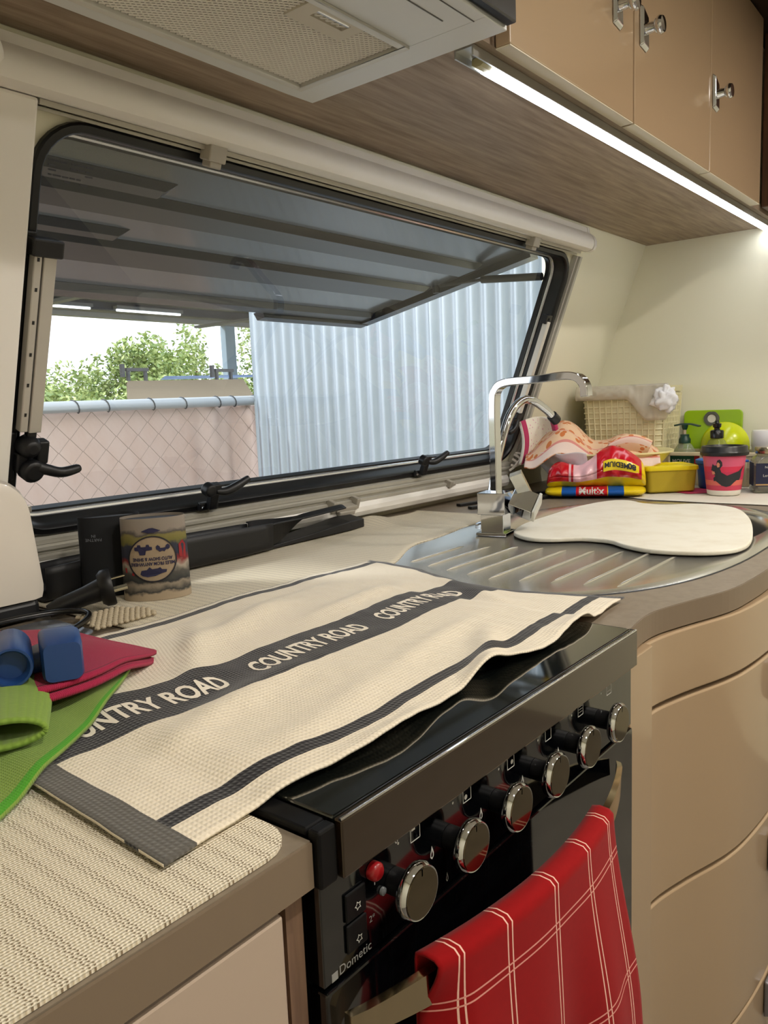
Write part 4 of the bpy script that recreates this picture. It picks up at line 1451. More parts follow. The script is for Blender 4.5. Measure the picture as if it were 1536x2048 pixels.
BM2 = band_mat('yellow_blue_film', '#dfc21b', [('u', .045, .10, '#1553a0'), ('u', .083, .165, '#c01c2b'), ('u', .167, .208, '#1553a0')], rough=.25, sheen=0)
sheet('lower_packet', bl2, 40, 24, BM2, bb, thick=.0006, uvs=lambda a, b: (a * .265, b))
def onbag2(x, y):
    q = bl2((.135 + x) / .265, .03 + y / .09)
    return (q[0] - E2.x * .0012, q[1] - E2.y * .0012, q[2] + .0002)
lettering('printed_wordmark', 'Multix', .026, lambda x, y: onbag2(-.012 + x, y - .006), PRINTW, bb, 'CENTER', 2, .0006)
def onbag(A, b):
    q = bagp(A / .262 + .5, b, .0016)
    return (q[0] - E2.x * .0006, q[1] - E2.y * .0006, q[2] + .0004)
yb = MB().grid(lambda a, b: onbag(.020 + a * .092, -.02 + b * .085 + .012 * a), 16, 8)
yo = yb.build('yellow_strip', mat('yellow_film', '#e9cd1e', .25), bb, smooth=True)
def onstrip(x0, b0):
    def fn(x, y):
        q = onbag(x0 - x, b0 - y / .30)
        return (q[0] - E2.x * .0014, q[1] - E2.y * .0014, q[2] + .0005)
    return fn
lettering('printed_lettering', 'MEDIUM', .0165, onstrip(.054, .045), PRINTB, yo, 'CENTER', 1, .0005)
lettering('printed_lettering', '80', .021, onstrip(.094, .060), PRINTB, yo, 'CENTER', 1, .0008)

# tall woven basket with a bag lining
def basket(name, cx0, cx1, cy0, cy1, z0, z1, taper, m, parent, nvv, nh):
    """tapered woven box, axis aligned"""
    def ring(q, ins=0.0):
        k = 1 - taper * (1 - q)
        mx_, my = (cx0 + cx1) / 2, (cy0 + cy1) / 2
        hx_, hy_ = (cx1 - cx0) / 2 * k - ins, (cy1 - cy0) / 2 * k - ins
        return [(x, y, z0 + (z1 - z0) * q) for x, y in rrect(mx_ - hx_, mx_ + hx_, my - hy_, my + hy_, .022, 4)]
    MB().loops([ring(0), ring(1), ring(1, .004), ring(.02, .004)]).build('shell', m, parent, smooth=True, sharp=40)
    L = [[(x, y, z1 - .016) for x, y, z in ring(1, -.003)], [(x, y, z1 + .002) for x, y, z in ring(1, -.005)], [(x, y, z1 + .002) for x, y, z in ring(1, .006)], [(x, y, z1 - .016) for x, y, z in ring(1, .004)]]
    MB().loops(L, False, False).build('rim', m, parent, smooth=True, sharp=40)
    wv = MB()
    n = len(ring(0))
    for j in range(nh):
        q = (j + .6) / (nh + 1)
        rr = ring(q, -.0012)
        wv.loops([[Vector(p) + Vector((0, 0, -.003)) for p in rr], [Vector(p) for p in ring(q, -.0028)], [Vector(p) + Vector((0, 0, .003)) for p in rr]], False, False)
    for i in range(nvv):
        for face in ('x', 'y'):
            t = (i + .5) / nvv
            pts = []
            for q in (.03, .93):
                k = 1 - taper * (1 - q)
                if face == 'x':
                    pts.append(((cx0 + cx1) / 2 - (cx1 - cx0) / 2 * k - .0022, (cy0 + cy1) / 2 + (t - .5) * (cy1 - cy0) * k * .92, z0 + (z1 - z0) * q))
                else:
                    pts.append(((cx0 + cx1) / 2 + (t - .5) * (cx1 - cx0) * k * .92, (cy0 + cy1) / 2 - (cy1 - cy0) / 2 * k - .0022, z0 + (z1 - z0) * q))
            wv.tube(pts, .0022, 5)
    wv.build('weave', m, parent, kind='stuff')
BK = mat('cream_woven_plastic', '#d9d1ab', .5)
tb_ = thing('storage_basket', (2.47, .99, .9), 'tall cream woven plastic basket lined with a white bag in the corner', 'basket')
basket('storage_basket', 2.385, 2.555, .848, 1.112, .902, 1.197, .13, BK, tb_, 12, 16)
def lin_(a, b):
    y = 1.122 - a * .292
    if b < .4:
        q = b / .4
        x, z = 2.42 - .045 * q, 1.16 + .046 * q
    else:
        q = (b - .4) / .6
        dp = .045 + .065 * sstep(.55, .8, a) * (1 - .5 * sstep(.93, 1, a))
        x, z = 2.375 - .008 * math.sin(q * 3) - .004 * q, 1.206 - dp * q
    x -= .007 * abs(nz(a * 14, b * 4, 1, 2)) + .010 * sstep(.6, .8, a) * max(0, math.sin(b * 6))
    y -= .018 * sstep(.85, 1, a) * sstep(.3, .8, b)
    return (x, y, z)
sheet('bag_lining', lin_, 50, 18, glass_mat('clear_white_film', '#eeeade', 1.35, .25, .45), tb_, thick=.0006)
def knot(a, b):
    t, ph = a * 2 * math.pi, (b - .5) * math.pi * .98
    d = Vector((math.cos(ph) * math.cos(t), math.cos(ph) * math.sin(t), math.sin(ph)))
    r = 1 + .45 * noise.noise(d * 2.2) + .25 * noise.noise(d * 5.0)
    return (2.352 + d.x * .016 * r, .832 + d.y * .034 * r, 1.158 + d.z * .036 * r)
sheet('bag_knot', knot, 36, 20, WB, tb_, thick=.0006)

# low woven organiser with bottles
og = thing('organiser_basket', (2.42, .71, .9), 'low cream woven organiser tray holding bottles at the end wall', 'basket')
OGM = mat('beige_woven_plastic', '#cdbf9d', .5)
b = MB()
X0, X1, YA, YZ = 2.375, 2.515, .49, .848
b.box(X0, X1, YA, YZ, .9045, .908)
b.box(X0, X0 + .004, YA, YZ, .908, .962)
b.box(X0, X0 + .004, .826, YZ, .962, .990).box(X0, X0 + .004, YA, .735, .962, .990)
b.box(X1 - .004, X1, YA, YZ, .908, .998)
b.box(X0, X1, YA, YA + .004, .908, .998).box(X0, X1, YZ - .004, YZ, .908, .998)
b.build('shell', OGM, og)
b = MB()
b.box(X0 - .005, X0 + .006, YA - .004, YZ + .004, .990, 1.001).box(X1 - .006, X1 + .004, YA - .004, YZ + .004, .990, 1.001)
b.box(X0 - .004, X1 + .004, YA - .004, YA + .006, .990, 1.001).box(X0 - .004, X1 + .004, YZ - .006, YZ + .004, .990, 1.001)
b.build('rim', OGM, og, bevel=.002)
wv = MB()
for i in range(32):
    y = YA + .008 + i * .011
    wv.box(X0 - .0016, X0, y, y + .005, .910, .960 if .73 < y < .83 else .988)
for j in range(8):
    wv.box(X0 - .0012, X0, YA, YZ, .914 + j * .006, .9165 + j * .006)
wv.build('weave', OGM, og, kind='stuff')
fr = MB()
for y0, y1, z0, z1 in ((.731, .737, .958, .992), (.824, .830, .958, .992), (.731, .830, .956, .963)):
    fr.box(X0 - .003, X0 + .005, y0, y1, z0, z1)
fr.build('handle_opening', OGM, og, bevel=.001)

def bottle(name, c, prof_, m, label, cat):
    t = thing(name, (c[0], c[1], .9085), label, cat)
    MB().lathe(prof_, (c[0], c[1], .9085), 28, sx=.75, sy=1.0, rot=math.radians(-25)).build('body', m, t, smooth=True, sharp=60)
    return t
CLR = glass_mat('clear_bottle', '#dfe6d2', 1.4, .02, .18)
CLR2 = glass_mat('yellow_green_bottle', '#c9d06a', 1.4, .02, .35)
c = (2.425, .797)
p = bottle('pump_bottle', c, [(.030, 0), (.034, .004), (.036, .07), (.034, .095), (.022, .112), (.013, .118), (.013, .124)], CLR, 'clear hand soap bottle with dark green pump in the organiser', 'bottle')
DG = mat('dark_green_plastic', '#063528', .35)
pm_ = MB().lathe([(.017, .116), (.017, .128), (.013, .134), (.013, .142), (.005, .143)], (c[0], c[1], .9085), 20)
po = pm_.build('pump_collar', DG, p, smooth=True, sharp=40)
MB().lathe([(.0045, .143), (.0045, .165)], (c[0], c[1], .9085), 12).build('pump_stem', mat('pale_stem', '#b5a58a', .4), po, smooth=True)
b = MB().lathe([(.006, .156), (.009, .164), (.010, .171), (.004, .174)], (c[0], c[1], .9085), 16)
b.tube([(c[0] + .006, c[1] + .030, 1.077), (c[0], c[1] + .012, 1.081), (c[0], c[1], 1.082), (c[0], c[1] - .02, 1.081), (c[0] - .006, c[1] - .045, 1.075)], 0, sec=(.014, .0045))
b.build('pump_head', DG, po, smooth=True)
lb = MB()
def lab(y, z):
    return (2.3905 - .0, y, z)
lb.box(2.3895, 2.3905, .752, .832, .955, .992)
lbo = lb.build('label', mat('green_label', '#0c4630', .5), p)
MB().box(2.3885, 2.3894, .738, .757, .955, .992).build('label_red', mat('red_label', '#a3141c', .5), p)
lettering('printed_wordmark', 'MOLIVE', .0155, lambda x, y: (2.3886, .795 - x, .968 + y), PRINTW, lbo, 'CENTER', 0, .0002)
c = (2.435, .707)
p = bottle('detergent_bottle', c, [(.032, 0), (.036, .004), (.038, .08), (.036, .100), (.026, .122), (.016, .130), (.015, .136)], CLR2, 'clear yellow-green detergent bottle with black squeeze cap', 'bottle')
MB().lathe([(.019, .130), (.019, .150), (.017, .153), (.008, .155), (.008, .160), (.0115, .162), (.0125, .172), (.007, .174), (.005, .181)], (c[0], c[1], .9085), 20).build('cap', mat('black_gloss_cap', '#0d0d0f', .2), p, smooth=True, sharp=40)

# green chopping board leaning on the end wall
L = []
for d in (0, .010):
    L.append([(2.540 + d + (z - .9) * .06, y, z) for y, z in rrect(.668, .842, .9035, 1.118, .014, 5)])
gb = thing('chopping_board', (2.545, .755, .9), 'lime green chopping board standing against the end wall', 'chopping board')
LIME = mat('lime_plastic', '#93b80f', .35)
MB().loops(L).build('board', LIME, gb, bevel=.002)
L = []
for r, dx in ((.021, -.0006), (.021, -.004), (.014, -.004), (.013, -.0012)):
    L.append([(2.540 + dx + (1.095 - .9) * .06, .757 + r * math.cos(math.pi / 4 * k * .25) * (1.0 + .12 * abs(math.cos(k * math.pi / 8))), 1.092 + r * math.sin(math.pi / 4 * k * .25) * (1.0 + .12 * abs(math.sin(k * math.pi / 8)))) for k in range(32)])
MB().loops(L).build('hook_ring', mat('grey_rubber', '#5a5a54', .5), gb, smooth=True, sharp=40)
b = MB().lathe([(.0130, 0), (.0125, -.0008)], (2.5400 + .0117 - .0006, .757, 1.092), 24, 'x')
b.build('hook_centre', mat('pale_wall_patch', '#d9d6c8', .5), gb)

# lime salad bowl and white tub
o = MB().lathe([(.008, -.060), (.035, -.052), (.058, -.034), (.070, -.006), (.071, 0), (.069, 0), (.060, -.020), (.0, -.020)], (2.512, .706, 1.012), 36, 'x', True, False).build('plastic_bowl', mat('yellow_lime_plastic', '#c3cf08', .25), smooth=True, sharp=60)
tag(o, 'yellow-green plastic bowl on its side behind the bottles', 'bowl')
o = MB().lathe([(.050, 0), (.052, .004), (.052, .105), (.054, .107), (.054, .145), (.050, .152), (.0, .153)], (2.445, .560, .9085), 36, 'z', True, False).build('white_tub', mat('white_gloss_tub', '#e3e1e0', .3), smooth=True, sharp=50)
tag(o, 'white round lidded tub at the right end of the organiser', 'tub')

# yellow lunch container
yc = thing('yellow_container', (2.205, .775, .9), 'translucent yellow lidded container beside the dish tub', 'container')
f = LF(2.205, .775)
YEL = glass_mat('translucent_yellow', '#c9b23c', 1.3, .25, .72)
RY = math.radians(14)
def yrect(w_, d_, h, r=.012):
    out = []
    for x, y in rrect(-w_, w_, -d_, d_, r, 4):
        out.append(f(x * math.cos(RY) - y * math.sin(RY), x * math.sin(RY) + y * math.cos(RY), h))
    return out
MB().loops([yrect(.060, .046, .0065), yrect(.064, .050, .010), yrect(.068, .054, .068), yrect(.066, .052, .068), yrect(.060, .046, .012)]).build('tub', YEL, yc, smooth=True, sharp=40)
MB().loops([yrect(.071, .057, .0665), yrect(.0725, .0585, .070), yrect(.0715, .0575, .078), yrect(.064, .050, .0805), yrect(.062, .048, .0785)]).build('lid', mat('yellow_plastic_lid', '#e2cd12', .35), yc, smooth=True, sharp=40)
# blue container
bc = thing('blue_container', (2.305, .668, .9), 'blue lidded plastic tub behind the coffee cup', 'container')
BL2 = mat('blue_plastic', '#1550a8', .35)
MB().lathe([(.050, .005), (.054, .009), (.060, .072), (.058, .074)], (2.305, .668, .9), 32, sx=.65, rot=math.radians(-22)).build('tub', BL2, bc, smooth=True, sharp=50)
MB().lathe([(.063, .0745), (.065, .077), (.065, .085), (.056, .088)], (2.305, .668, .9), 32, sx=.65, rot=math.radians(-22)).build('lid', mat('light_blue_lid', '#2f6fca', .35), bc, smooth=True, sharp=50)
q = LF(2.305, .668)
MB().obox(q(.071, 0, .081), E1 * .010, E2 * .012, (0, 0, .003)).build('lid_tab', MATS['light_blue_lid'], bc, bevel=.002)

# coffee cup
cu_c = (2.185, .615)
cu = thing('coffee_cup', (*cu_c, .9), 'pink paper coffee cup with black lid and dog drawing', 'cup')
RBm, RT, CH = .0405, .0535, .112
def crad(h):
    return RBm + (RT - RBm) * h / CH
MB().lathe([(RBm - .002, .0045), (RBm, .006), (crad(.018), .018), ], (*cu_c, .9), 40).build('base_band', mat('white_cup_paper', '#e7e2d6', .5), cu, smooth=True)
def cupmat():
    m = mat('pink_cup_print', '#c8385a', .5)
    nt = m.node_tree
    tc = nt.nodes.new('ShaderNodeTexCoord')
    sp = nt.nodes.new('ShaderNodeSeparateXYZ')
    nt.links.new(tc.outputs['Object'], sp.inputs[0])
    dv_ = nt.nodes.new('ShaderNodeMath')
    dv_.operation = 'DIVIDE'
    dv_.inputs[1].default_value = CH
    nt.links.new(sp.outputs[2], dv_.inputs[0])
    rp = nt.nodes.new('ShaderNodeValToRGB')
    rp.color_ramp.interpolation = 'CONSTANT'
    els = rp.color_ramp.elements
    els[0].position, els[0].color = 0, (*lin('#c43a55'), 1)
    els[1].position, els[1].color = .92, (*lin('#d4506e'), 1)
    for p, c in ((.28, '#d86a5c'), (.40, '#c22e52'), (.60, '#cf3050'), (.72, '#d35a78')):
        els.new(p).color = (*lin(c), 1)
    nt.links.new(dv_.outputs[0], rp.inputs['Fac'])
    nt.links.new(rp.outputs['Color'], nt.nodes['Principled BSDF'].inputs['Base Color'])
    return m
MB().lathe([(crad(.0181), .0181), (crad(.06), .06), (crad(.111), .111)], (*cu_c, .9), 48, cap0=False, cap1=True).build('sleeve', cupmat(), cu, smooth=True)
MB().lathe([(.0565, .108), (.0595, .110), (.060, .117), (.0575, .121), (.0570, .130), (.0550, .133), (.048, .1335), (.046, .128), (.0, .128)], (*cu_c, .9), 44, cap1=False).build('lid', mat('black_cup_lid', '#17181a', .35), cu, smooth=True, sharp=35)
ang0 = math.atan2(-E2.y, -E2.x)
def oncup(a, h, off=.0008):
    r = crad(h) + off
    t = ang0 + a / crad(h)
    return (cu_c[0] + r * math.cos(t), cu_c[1] + r * math.sin(t), .9 + h)
DOG = [(985, 800), (1008, 830), (1012, 870), (990, 905), (1005, 945), (1060, 980), (1120, 955), (1180, 935), (1225, 905), (1262, 872), (1240, 915), (1220, 950), (1215, 1000), (1195, 1035), (1160, 1035), (1130, 1060), (1095, 1095), (1055, 1106), (1010, 1092), (975, 1060), (950, 1040), (930, 1045), (925, 1010), (945, 985), (925, 965), (915, 925), (897, 925), (905, 885), (912, 850), (930, 868), (952, 868), (958, 815)]
def dogp(x, y):
    return ((x - 1057) / 185 * .046, .018 + (1150 - y) / 390 * .092)
bm = bmesh.new()
bm.faces.new([bm.verts.new((*dogp(x, y), 0)) for x, y in DOG])
bmesh.ops.triangulate(bm, faces=bm.faces, ngon_method='EAR_CLIP')
for _ in range(3):
    bmesh.ops.subdivide_edges(bm, edges=[e_ for e_ in bm.edges if e_.calc_length() > .006], cuts=1)
    bmesh.ops.triangulate(bm, faces=bm.faces)
bm.verts.index_update()
dp = MB().add([oncup(v.co.x, v.co.y) for v in bm.verts], [tuple(v.index for v in f_.verts) for f_ in bm.faces])
bm.free()
dp.build('printed_dog', mat('charcoal_print', '#26272b', .6), cu)
dp = MB()
dp.add([oncup(*dogp(x, y), off=.0014) for x, y in ((968, 830), (988, 850), (985, 885), (965, 890), (955, 860))], [(0, 1, 2, 3, 4)])
dp.add([oncup(*dogp(x, y), off=.0014) for x, y in ((905, 935), (935, 935), (945, 965), (915, 970))], [(0, 1, 2, 3)])
dp.build('printed_patch', mat('peach_print', '#d98a6a', .6), cu)

# honey-style jar
jc = (2.285, .528)
jr = thing('glass_jar', (*jc, .9), 'glass jar with gold lid and navy label at the right edge', 'jar')
def jrect(w_, h, r=.012):
    f = LF(*jc)
    return [f(x, y, h) for x, y in rrect(-w_, w_, -w_, w_, r, 5)]
MB().loops([jrect(.040, .0045), jrect(.043, .008), jrect(.043, .085), jrect(.038, .096, .02), jrect(.031, .102, .028), jrect(.031, .106, .028)]).build('glass', glass_mat('jar_glass', '#e4e6dc', 1.45, .02, .12), jr, smooth=True, sharp=50)
MB().loops([jrect(.037, .010), jrect(.037, .075)]).build('contents', mat('dark_spread', '#3a2a14', .3), jr)
MB().lathe([(.034, .106), (.036, .108), (.036, .121), (.034, .124), (.0, .1235)], (*jc, .9), 32, cap1=False).build('lid', mat('gold_lid', '#b8ad90', .2, metal=.9), jr, smooth=True, sharp=50)
f = LF(*jc)
lb = MB().add([f(a, -.0434, h) for a, h in ((-.040, .022), (.040, .022), (.040, .083), (-.040, .083))], [(0, 1, 2, 3)]).add([f(-.0434, a, h) for a, h in ((-.030, .022), (.030, .022), (.030, .083), (-.030, .083))], [(0, 1, 2, 3)])
lbo = lb.build('label', mat('navy_label', '#141a3a', .5), jr)
for body, h, s in (('New England', .070, .0085), ('Lemon Butter', .0475, .0095)):
    lettering('printed_lettering', body, s, lambda x, y, h=h: f(.004 + x, -.0439, h + y), PRINTW, lbo, 'CENTER')
b = MB().add([f(-.008 + x, -.0438, .055 + z) for x, z in ((0, 0), (.012, 0), (.013, .011), (-.001, .011))], [(0, 1, 2, 3)])
b.build('printed_emblem', PRINTG, lbo)
b = MB().add([f(a, -.0438, h) for a, h in ((-.040, .0245), (.012, .0245), (.012, .0285), (-.040, .0285))], [(0, 1, 2, 3)])
b.add([f(.022 + .012 * math.cos(k * math.pi / 8), -.0439, .024 + .010 * math.sin(k * math.pi / 8)) for k in range(16)], [tuple(range(16))])
b.build('printed_spoon', mat('wood_print', '#a88a5c', .6), lbo)

# ceiling downlights behind the viewer
for x, y, where in ((.35, -.35, 'nearest, above the oven side of the aisle'), (1.35, -.35, 'in the middle above the aisle'), (2.05, -.35, 'closest to the end wall with the side locker'),
                    (.35, -1.5, 'at the rear left of the room'), (1.6, -1.5, 'at the rear right of the room')):
    t = thing('ceiling_downlight', (x, y, ZC - .012), 'round warm ceiling downlight ' + where, 'light', 'ceiling downlights')
    MB().lathe([(.045, .0115), (.045, .004), (.036, 0), (.034, .006)], (x, y, ZC - .012), 28, cap1=False).build('ring', ALU, t, smooth=True)
    MB().lathe([(.0335, .006), (.0335, .0068)], (x, y, ZC - .012), 28).build('lens', mat('warm_lens', '#fff2dc', .5, emit='#ffe2b4', emit_s=4.0), t)
    ld = bpy.data.lights.new('downlight_lamp', 'AREA')
    ld.shape = 'DISK'
    ld.size = .07
    ld.energy = DOWNLIGHT_W
    ld.color = (1.0, .93, .84)
    lo = bpy.data.objects.new('downlight_lamp', ld)
    COL.objects.link(lo)
    lo.parent = t
    lo.location = (0, 0, -.004)

# ------------------------------------------------------------------ outside
# hinged stone guard propped open over the window
sg = thing('stone_guard', (1.3, 1.43, 1.46), 'dark ribbed stone guard propped open outside the window', 'hatch')
GA, GB = Vector((0, 1.10, 1.592)), Vector((0, 1.759, 1.460))
gd = (GB - GA)
gn = Vector((0, gd.z, -gd.y)).normalized()          # downwards face
def G(x, s, n):
    p = GA + gd * s + gn * n
    return (x, p.y, p.z)
SX0, SX1 = .36, 2.10
def gbox(b, x0, x1, s0, s1, n0, n1, ch=0.0):
    vs = [G(x, s, n) for n in (n0,) for s in (s0, s1) for x in (x0, x1)]
    sl = .02
    vs += [G(x, s, n1) for s, x in ((s0 + sl * ch, x0 + .02 * ch), (s0 + sl * ch, x1 - .02 * ch), (s1 - sl * ch, x0 + .02 * ch), (s1 - sl * ch, x1 - .02 * ch))]
    b.add(vs, [(0, 2, 3, 1), (4, 5, 7, 6), (0, 1, 5, 4), (2, 6, 7, 3), (0, 4, 6, 2), (1, 3, 7, 5)])
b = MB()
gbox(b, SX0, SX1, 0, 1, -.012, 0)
b.build('panel', mat('guard_reflection_grey', '#3f4246', .2, coat=.3), sg)  # grey and black tones paint the bands reflected in the dark panel
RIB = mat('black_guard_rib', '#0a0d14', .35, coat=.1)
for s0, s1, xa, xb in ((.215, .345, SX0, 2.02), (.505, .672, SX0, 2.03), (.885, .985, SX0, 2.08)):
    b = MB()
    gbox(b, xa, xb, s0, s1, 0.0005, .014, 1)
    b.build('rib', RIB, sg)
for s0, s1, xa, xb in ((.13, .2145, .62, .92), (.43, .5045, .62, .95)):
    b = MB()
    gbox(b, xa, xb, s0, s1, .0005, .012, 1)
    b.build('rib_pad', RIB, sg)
b = MB()
gbox(b, 2.06, 2.105, .02, 1.0, .0005, .020)
b.build('edge_frame', RIB, sg)
b = MB()
gbox(b, 1.62, 2.10, .975, 1.035, .0005, .022, .3)
b.build('lip', RIB, sg)
b = MB()
b.tube([(2.06, 1.075, 1.512), (2.06, 1.27, 1.528)], .011, 10)
b.tube([(2.06, 1.27, 1.528), (2.055, 1.43, 1.527)], .0045, 8)
b.lathe([(.012, 0), (.012, .02)], (2.055, 1.43, 1.507), 10)
b.build('gas_strut', mat('dark_strut', '#2b2c2e', .35), sg, smooth=True)

GZ = -.55
GRASS = mat('dry_ground', '#8b7a60', .9, vary=(2.0, '#75804a', .4, .7, (1, 1, 1)))
gnd = MB().box(-60, 80, 1.9, 90, GZ - .1, GZ).build('ground', GRASS)
struct(gnd)

# corrugated wall beside the van, in sheets
cw = thing('corrugated_wall', (3.12, 2.4, GZ), 'tall pale corrugated iron wall on the right outside the window', 'wall')
COR = mat('weathered_galvanised', '#b4bdc6', .38, metal=.35, vary=(2.5, '#9da7b0', .4, .7, (1, 1, .25)))
pitch, amp = .076, .0155
YW0, YW1 = .95, 3.475
nsh = 4
for k in range(nsh):
    ya = YW0 + (YW1 - YW0) * k / nsh
    yb_ = YW0 + (YW1 - YW0) * (k + 1) / nsh + (.02 if k < nsh - 1 else 0)
    n = 96
    L = []
    for i in range(n + 1):
        y = ya + (yb_ - ya) * i / n
        x = 3.12 + amp * math.cos((y - YW0) / pitch * 2 * math.pi) + (.0015 if k % 2 else 0)
        L.append([(x, y, GZ), (x, y, 2.45), (x + .003, y, 2.45), (x + .003, y, GZ)])
    MB().loops(L).build('sheet', COR, cw, smooth=True, sharp=40)

# chain-link fence with shade cloth
fy = 3.50
fn_ = thing('chain_link_fence', (1.6, fy, GZ), 'chain-link fence with pinkish tan shade cloth outside the window', 'fence')
GAL = mat('galvanised_pipe', '#b4b8bb', .4, metal=.5)
b = MB().tube([(-1.6, fy, 1.205), (3.22, fy, 1.228)], .028, 14)
rail = b.build('top_rail', GAL, fn_, smooth=True)
MB().tube([(3.262, fy, GZ), (3.262, fy, 1.395)], .032, 14).build('post', mat('weathered_post', '#7d7a76', .6, metal=.2), fn_, smooth=True)
for x in (1.2, 2.0, 2.16, 2.42, 2.62, 2.85, 2.96, 3.13):
    L = [(x + .004 * k, fy + .031 * math.cos(k * math.pi / 6), 1.205 + (x + 1.6) / 4.82 * .023 + .031 * math.sin(k * math.pi / 6)) for k in range(13)]
    MB().tube(L, .003, 5).build('tie_wire', mat('tie_dark', '#4a4b4d', .5, metal=.4), rail)
SC = mat('tan_shade_cloth', '#cdb6ab', .9, bump=('noise', 25, .2, .01), vary=(6, '#c5a99b', .4, .7, (1, 1, .4)))
def cloth(a, b_):
    x = -1.6 + a * 4.83
    z = GZ + .05 + b_ * (1.20 - GZ - .05)
    r = sstep(2.55, 3.1, x)
    y = fy + .045 + .012 * nz(x * 2, z * 1.2) + r * (.022 * math.sin(x * 26 + z * 5) + .012 * math.sin(x * 47 - z * 3))
    return (x, y, z)
sheet('shade_cloth', cloth, 160, 30, SC, fn_, thick=.002)
b = MB()
dw, dh = .062, .062
nwire = int(4.8 / dw)
for i in range(nwire):
    x0 = -1.58 + i * dw
    pts = []
    nseg = int((1.19 - .25) / dh)
    for k in range(nseg + 1):
        pts.append((x0 + (dw * .5 if (k + i) % 2 else -dw * .5), fy + .008 + (.003 if (k + i) % 2 else -.003), 1.195 - k * dh))
    b.tube(pts, .0019, 4, up=(0, 1, 0))
b.build('wire_mesh', mat('mesh_wire', '#9a8b80', .5, metal=.3), fn_, kind='stuff')

# carport roof far side with post and tube lights
cp = thing('carport', (8, 9, GZ), 'grey carport roof on a steel post beyond the fence', 'carport')
CPM = mat('grey_roof_sheet', '#6f7275', .6)
CR = 2.66
MB().box(2.4, 26, 6.2, 11.0, CR + .05, CR + .09).build('roof_sheet', CPM, cp)
MB().box(2.4, 26, 10.95, 11.1, CR - .02, CR + .26).build('edge_beam', mat('pale_beam', '#9a9c9e', .6), cp)
for y in (7.2, 8.6, 9.9):
    MB().box(2.4, 26, y, y + .10, CR - .06, CR + .049).build('purlin', mat('dark_purlin', '#3a3d45', .6), cp)
for x in (5.2, 8.6, 12.5):
    MB().box(x, x + .12, 6.2, 10.94, CR - .10, CR - .061).build('rafter', CPM, cp)
MB().box(9.30, 9.52, 10.98, 11.12, GZ, CR - .021).build('post', mat('blue_grey_post', '#8fa3b4', .5), cp, bevel=.01)
for x0, x1, y in ((5.35, 6.05, 9.84), (6.4, 7.5, 9.82)):
    o = thing('tube_light', ((x0 + x1) / 2, y, 2.60), 'lit fluorescent tube under the carport roof, %s' % ('shorter one at left' if x0 < 6 else 'longer one at right'), 'light', 'carport tube lights')
    MB().box(x0, x1, y - .05, y + .05, 2.615, 2.72 if False else 2.66).build('housing', CPM, o)
    MB().tube([(x0 + .02, y, 2.60), (x1 - .02, y, 2.60)], .016, 8).build('tube', mat('tube_glow', '#ffffff', .5, emit='#f4fbff', emit_s=3.0), o, smooth=True)

# flat-topped trailer rig behind the fence
tl = thing('camper_trailer', (5.0, 6.3, GZ), 'low tan roofed trailer with roof racks parked behind the fence', 'trailer')
TAN = mat('tan_canvas_roof', '#978872', .8)
b = MB().add([(3.95, 6.0, 1.262), (5.42, 6.0, 1.275), (5.75, 6.55, 1.50), (4.34, 6.55, 1.485), (3.95, 6.0, 1.235), (5.42, 6.0, 1.248), (5.75, 6.58, 1.47), (4.34, 6.58, 1.455)],
             [(0, 1, 2, 3), (7, 6, 5, 4), (0, 4, 5, 1), (1, 5, 6, 2), (2, 6, 7, 3), (3, 7, 4, 0)])
b.build('roof', TAN, tl)
MB().box(3.94, 5.44, 5.97, 5.998, 1.215, 1.262).build('edge_rail', mat('white_rail', '#d9dadb', .5), tl)
for x in (3.95, 5.35):
    MB().box(x, x + .04, 5.99, 6.03, GZ, 1.214).build('leg', mat('white_rail', '#d9dadb', .5), tl)
MB().box(4.4, 5.9, 6.6, 7.6, GZ, 1.20).build('body', mat('pale_body', '#d8ccc6', .5), tl, bevel=.03)
for x in (4.33, 5.38):
    r = MB().box(x, x + .24, 6.54, 6.58, 1.575, 1.605).box(x + .01, x + .035, 6.545, 6.575, 1.485, 1.5745).box(x + .20, x + .225, 6.545, 6.575, 1.485, 1.5745)
    r.box(x - .05, x - .02, 6.54, 6.58, 1.52, 1.64)
    r.build('roof_rack', mat('dark_rack', '#3d3f42', .5), tl)
o = MB().loops([[(4.75 + .02 * k, 6.62, 1.50 + .01 * k) for k in range(4)], [(6.6, 7.2 + .02 * k, 1.56 + .008 * k) for k in range(4)], [(7.0, 7.3 + .02 * k, 1.55 + .008 * k) for k in range(4)]]).build('blue_tarp', mat('blue_tarp', '#93a9cf', .6), solid=.01)
tag(o, 'strip of blue tarpaulin over the trailer behind the fence', 'tarpaulin')

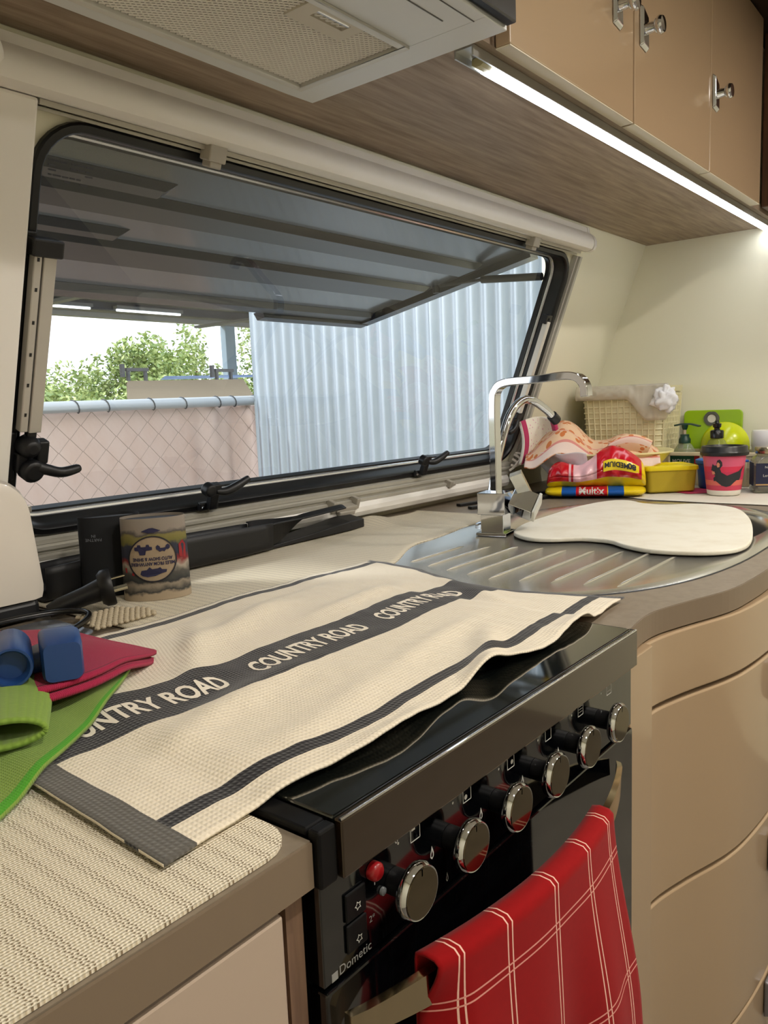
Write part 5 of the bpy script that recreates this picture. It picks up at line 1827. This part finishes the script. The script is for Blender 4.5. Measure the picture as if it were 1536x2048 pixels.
# trees
LEAF = [mat('leaf_a', '#a2b26a', .7), mat('leaf_b', '#b4c07e', .7), mat('leaf_c', '#8aa064', .7)]
for m_ in LEAF:
    m_.node_tree.nodes['Principled BSDF'].inputs['Subsurface Weight'].default_value = 0
BARK = mat('bark', '#6d5138', .9)
def tree(x, y, top, rx, rz, n, leaf, lm, label, dens=1.0, seed=0):
    rnd = random.Random(seed)
    t = thing('tree', (x, y, GZ), label, 'tree', 'trees beyond the fence')
    MB().tube(spline([(x, y, GZ), (x + .1 * rnd.uniform(-1, 1), y, GZ + (top - GZ) * .45), (x + .3 * rnd.uniform(-1, 1), y, top - rz * .6)], 5), [.16 - .011 * i for i in range(11)], 8).build('trunk', BARK, t, smooth=True)
    b = MB()
    cz = top - rz
    blobs = [(rnd.uniform(-.75, .75) * rx, rnd.uniform(-.6, .6) * rx, rnd.uniform(-.95, .75) * rz, rnd.uniform(.28, .5)) for _ in range(14)] + [(0, 0, rz * .6, .4)]
    for i in range(n):
        bx_, by, bz, br = rnd.choice(blobs)
        v = Vector((rnd.gauss(0, 1), rnd.gauss(0, 1), rnd.gauss(0, 1))).normalized() * (rnd.random() ** .35)
        p = Vector((x + bx_ + v.x * br * rx, y + by + v.y * br * rx, cz + bz + v.z * br * rz))
        if p.z < GZ + .1:
            continue
        d1 = Vector((rnd.uniform(-1, 1), rnd.uniform(-1, 1), rnd.uniform(-1, .6))).normalized()
        d2 = d1.cross(Vector((rnd.uniform(-1, 1), rnd.uniform(-1, 1), rnd.uniform(-1, 1)))).normalized()
        s = leaf * rnd.uniform(.6, 1.3)
        b.add([p - d1 * s, p + d2 * s * .45, p + d1 * s, p - d2 * s * .45], [(0, 1, 2, 3)], rnd.randrange(3))
    b.build('foliage', [LEAF[(lm + k) % 3] for k in range(3)], t, kind='stuff')
specs = [(10.3, 20.0, 3.05, 1.4, 1.9, 5000, .085, 2, 'dark loose tree at the far left of the view beside the stay bar'),
         (11.9, 21.0, 2.75, 1.5, 1.9, 6000, .085, 1, 'low pale green tree second from the left'),
         (13.3, 19.8, 3.35, 1.3, 2.1, 8000, .085, 0, 'round-topped dense green tree in the middle'),
         (14.9, 20.5, 3.00, 1.3, 2.0, 7000, .085, 1, 'mid green tree just right of the round-topped one'),
         (16.3, 21.0, 4.15, 1.5, 2.8, 6500, .09, 1, 'taller airy tree left of the carport post'),
         (18.6, 20.5, 4.6, 1.7, 3.2, 8000, .09, 0, 'tall green tree right of the carport post'),
         (9.4, 18.0, 2.0, 1.8, 1.4, 7000, .075, 1, 'low shrub at the left above the fence rail'),
         (12.2, 18.0, 2.1, 1.8, 1.4, 7000, .075, 0, 'low shrub behind the trailer roof'),
         (15.0, 18.0, 2.1, 1.8, 1.4, 7000, .075, 0, 'low shrub between the trailer and the carport post')]
for i, sp_ in enumerate(specs):
    tree(*sp_, seed=20 + i)
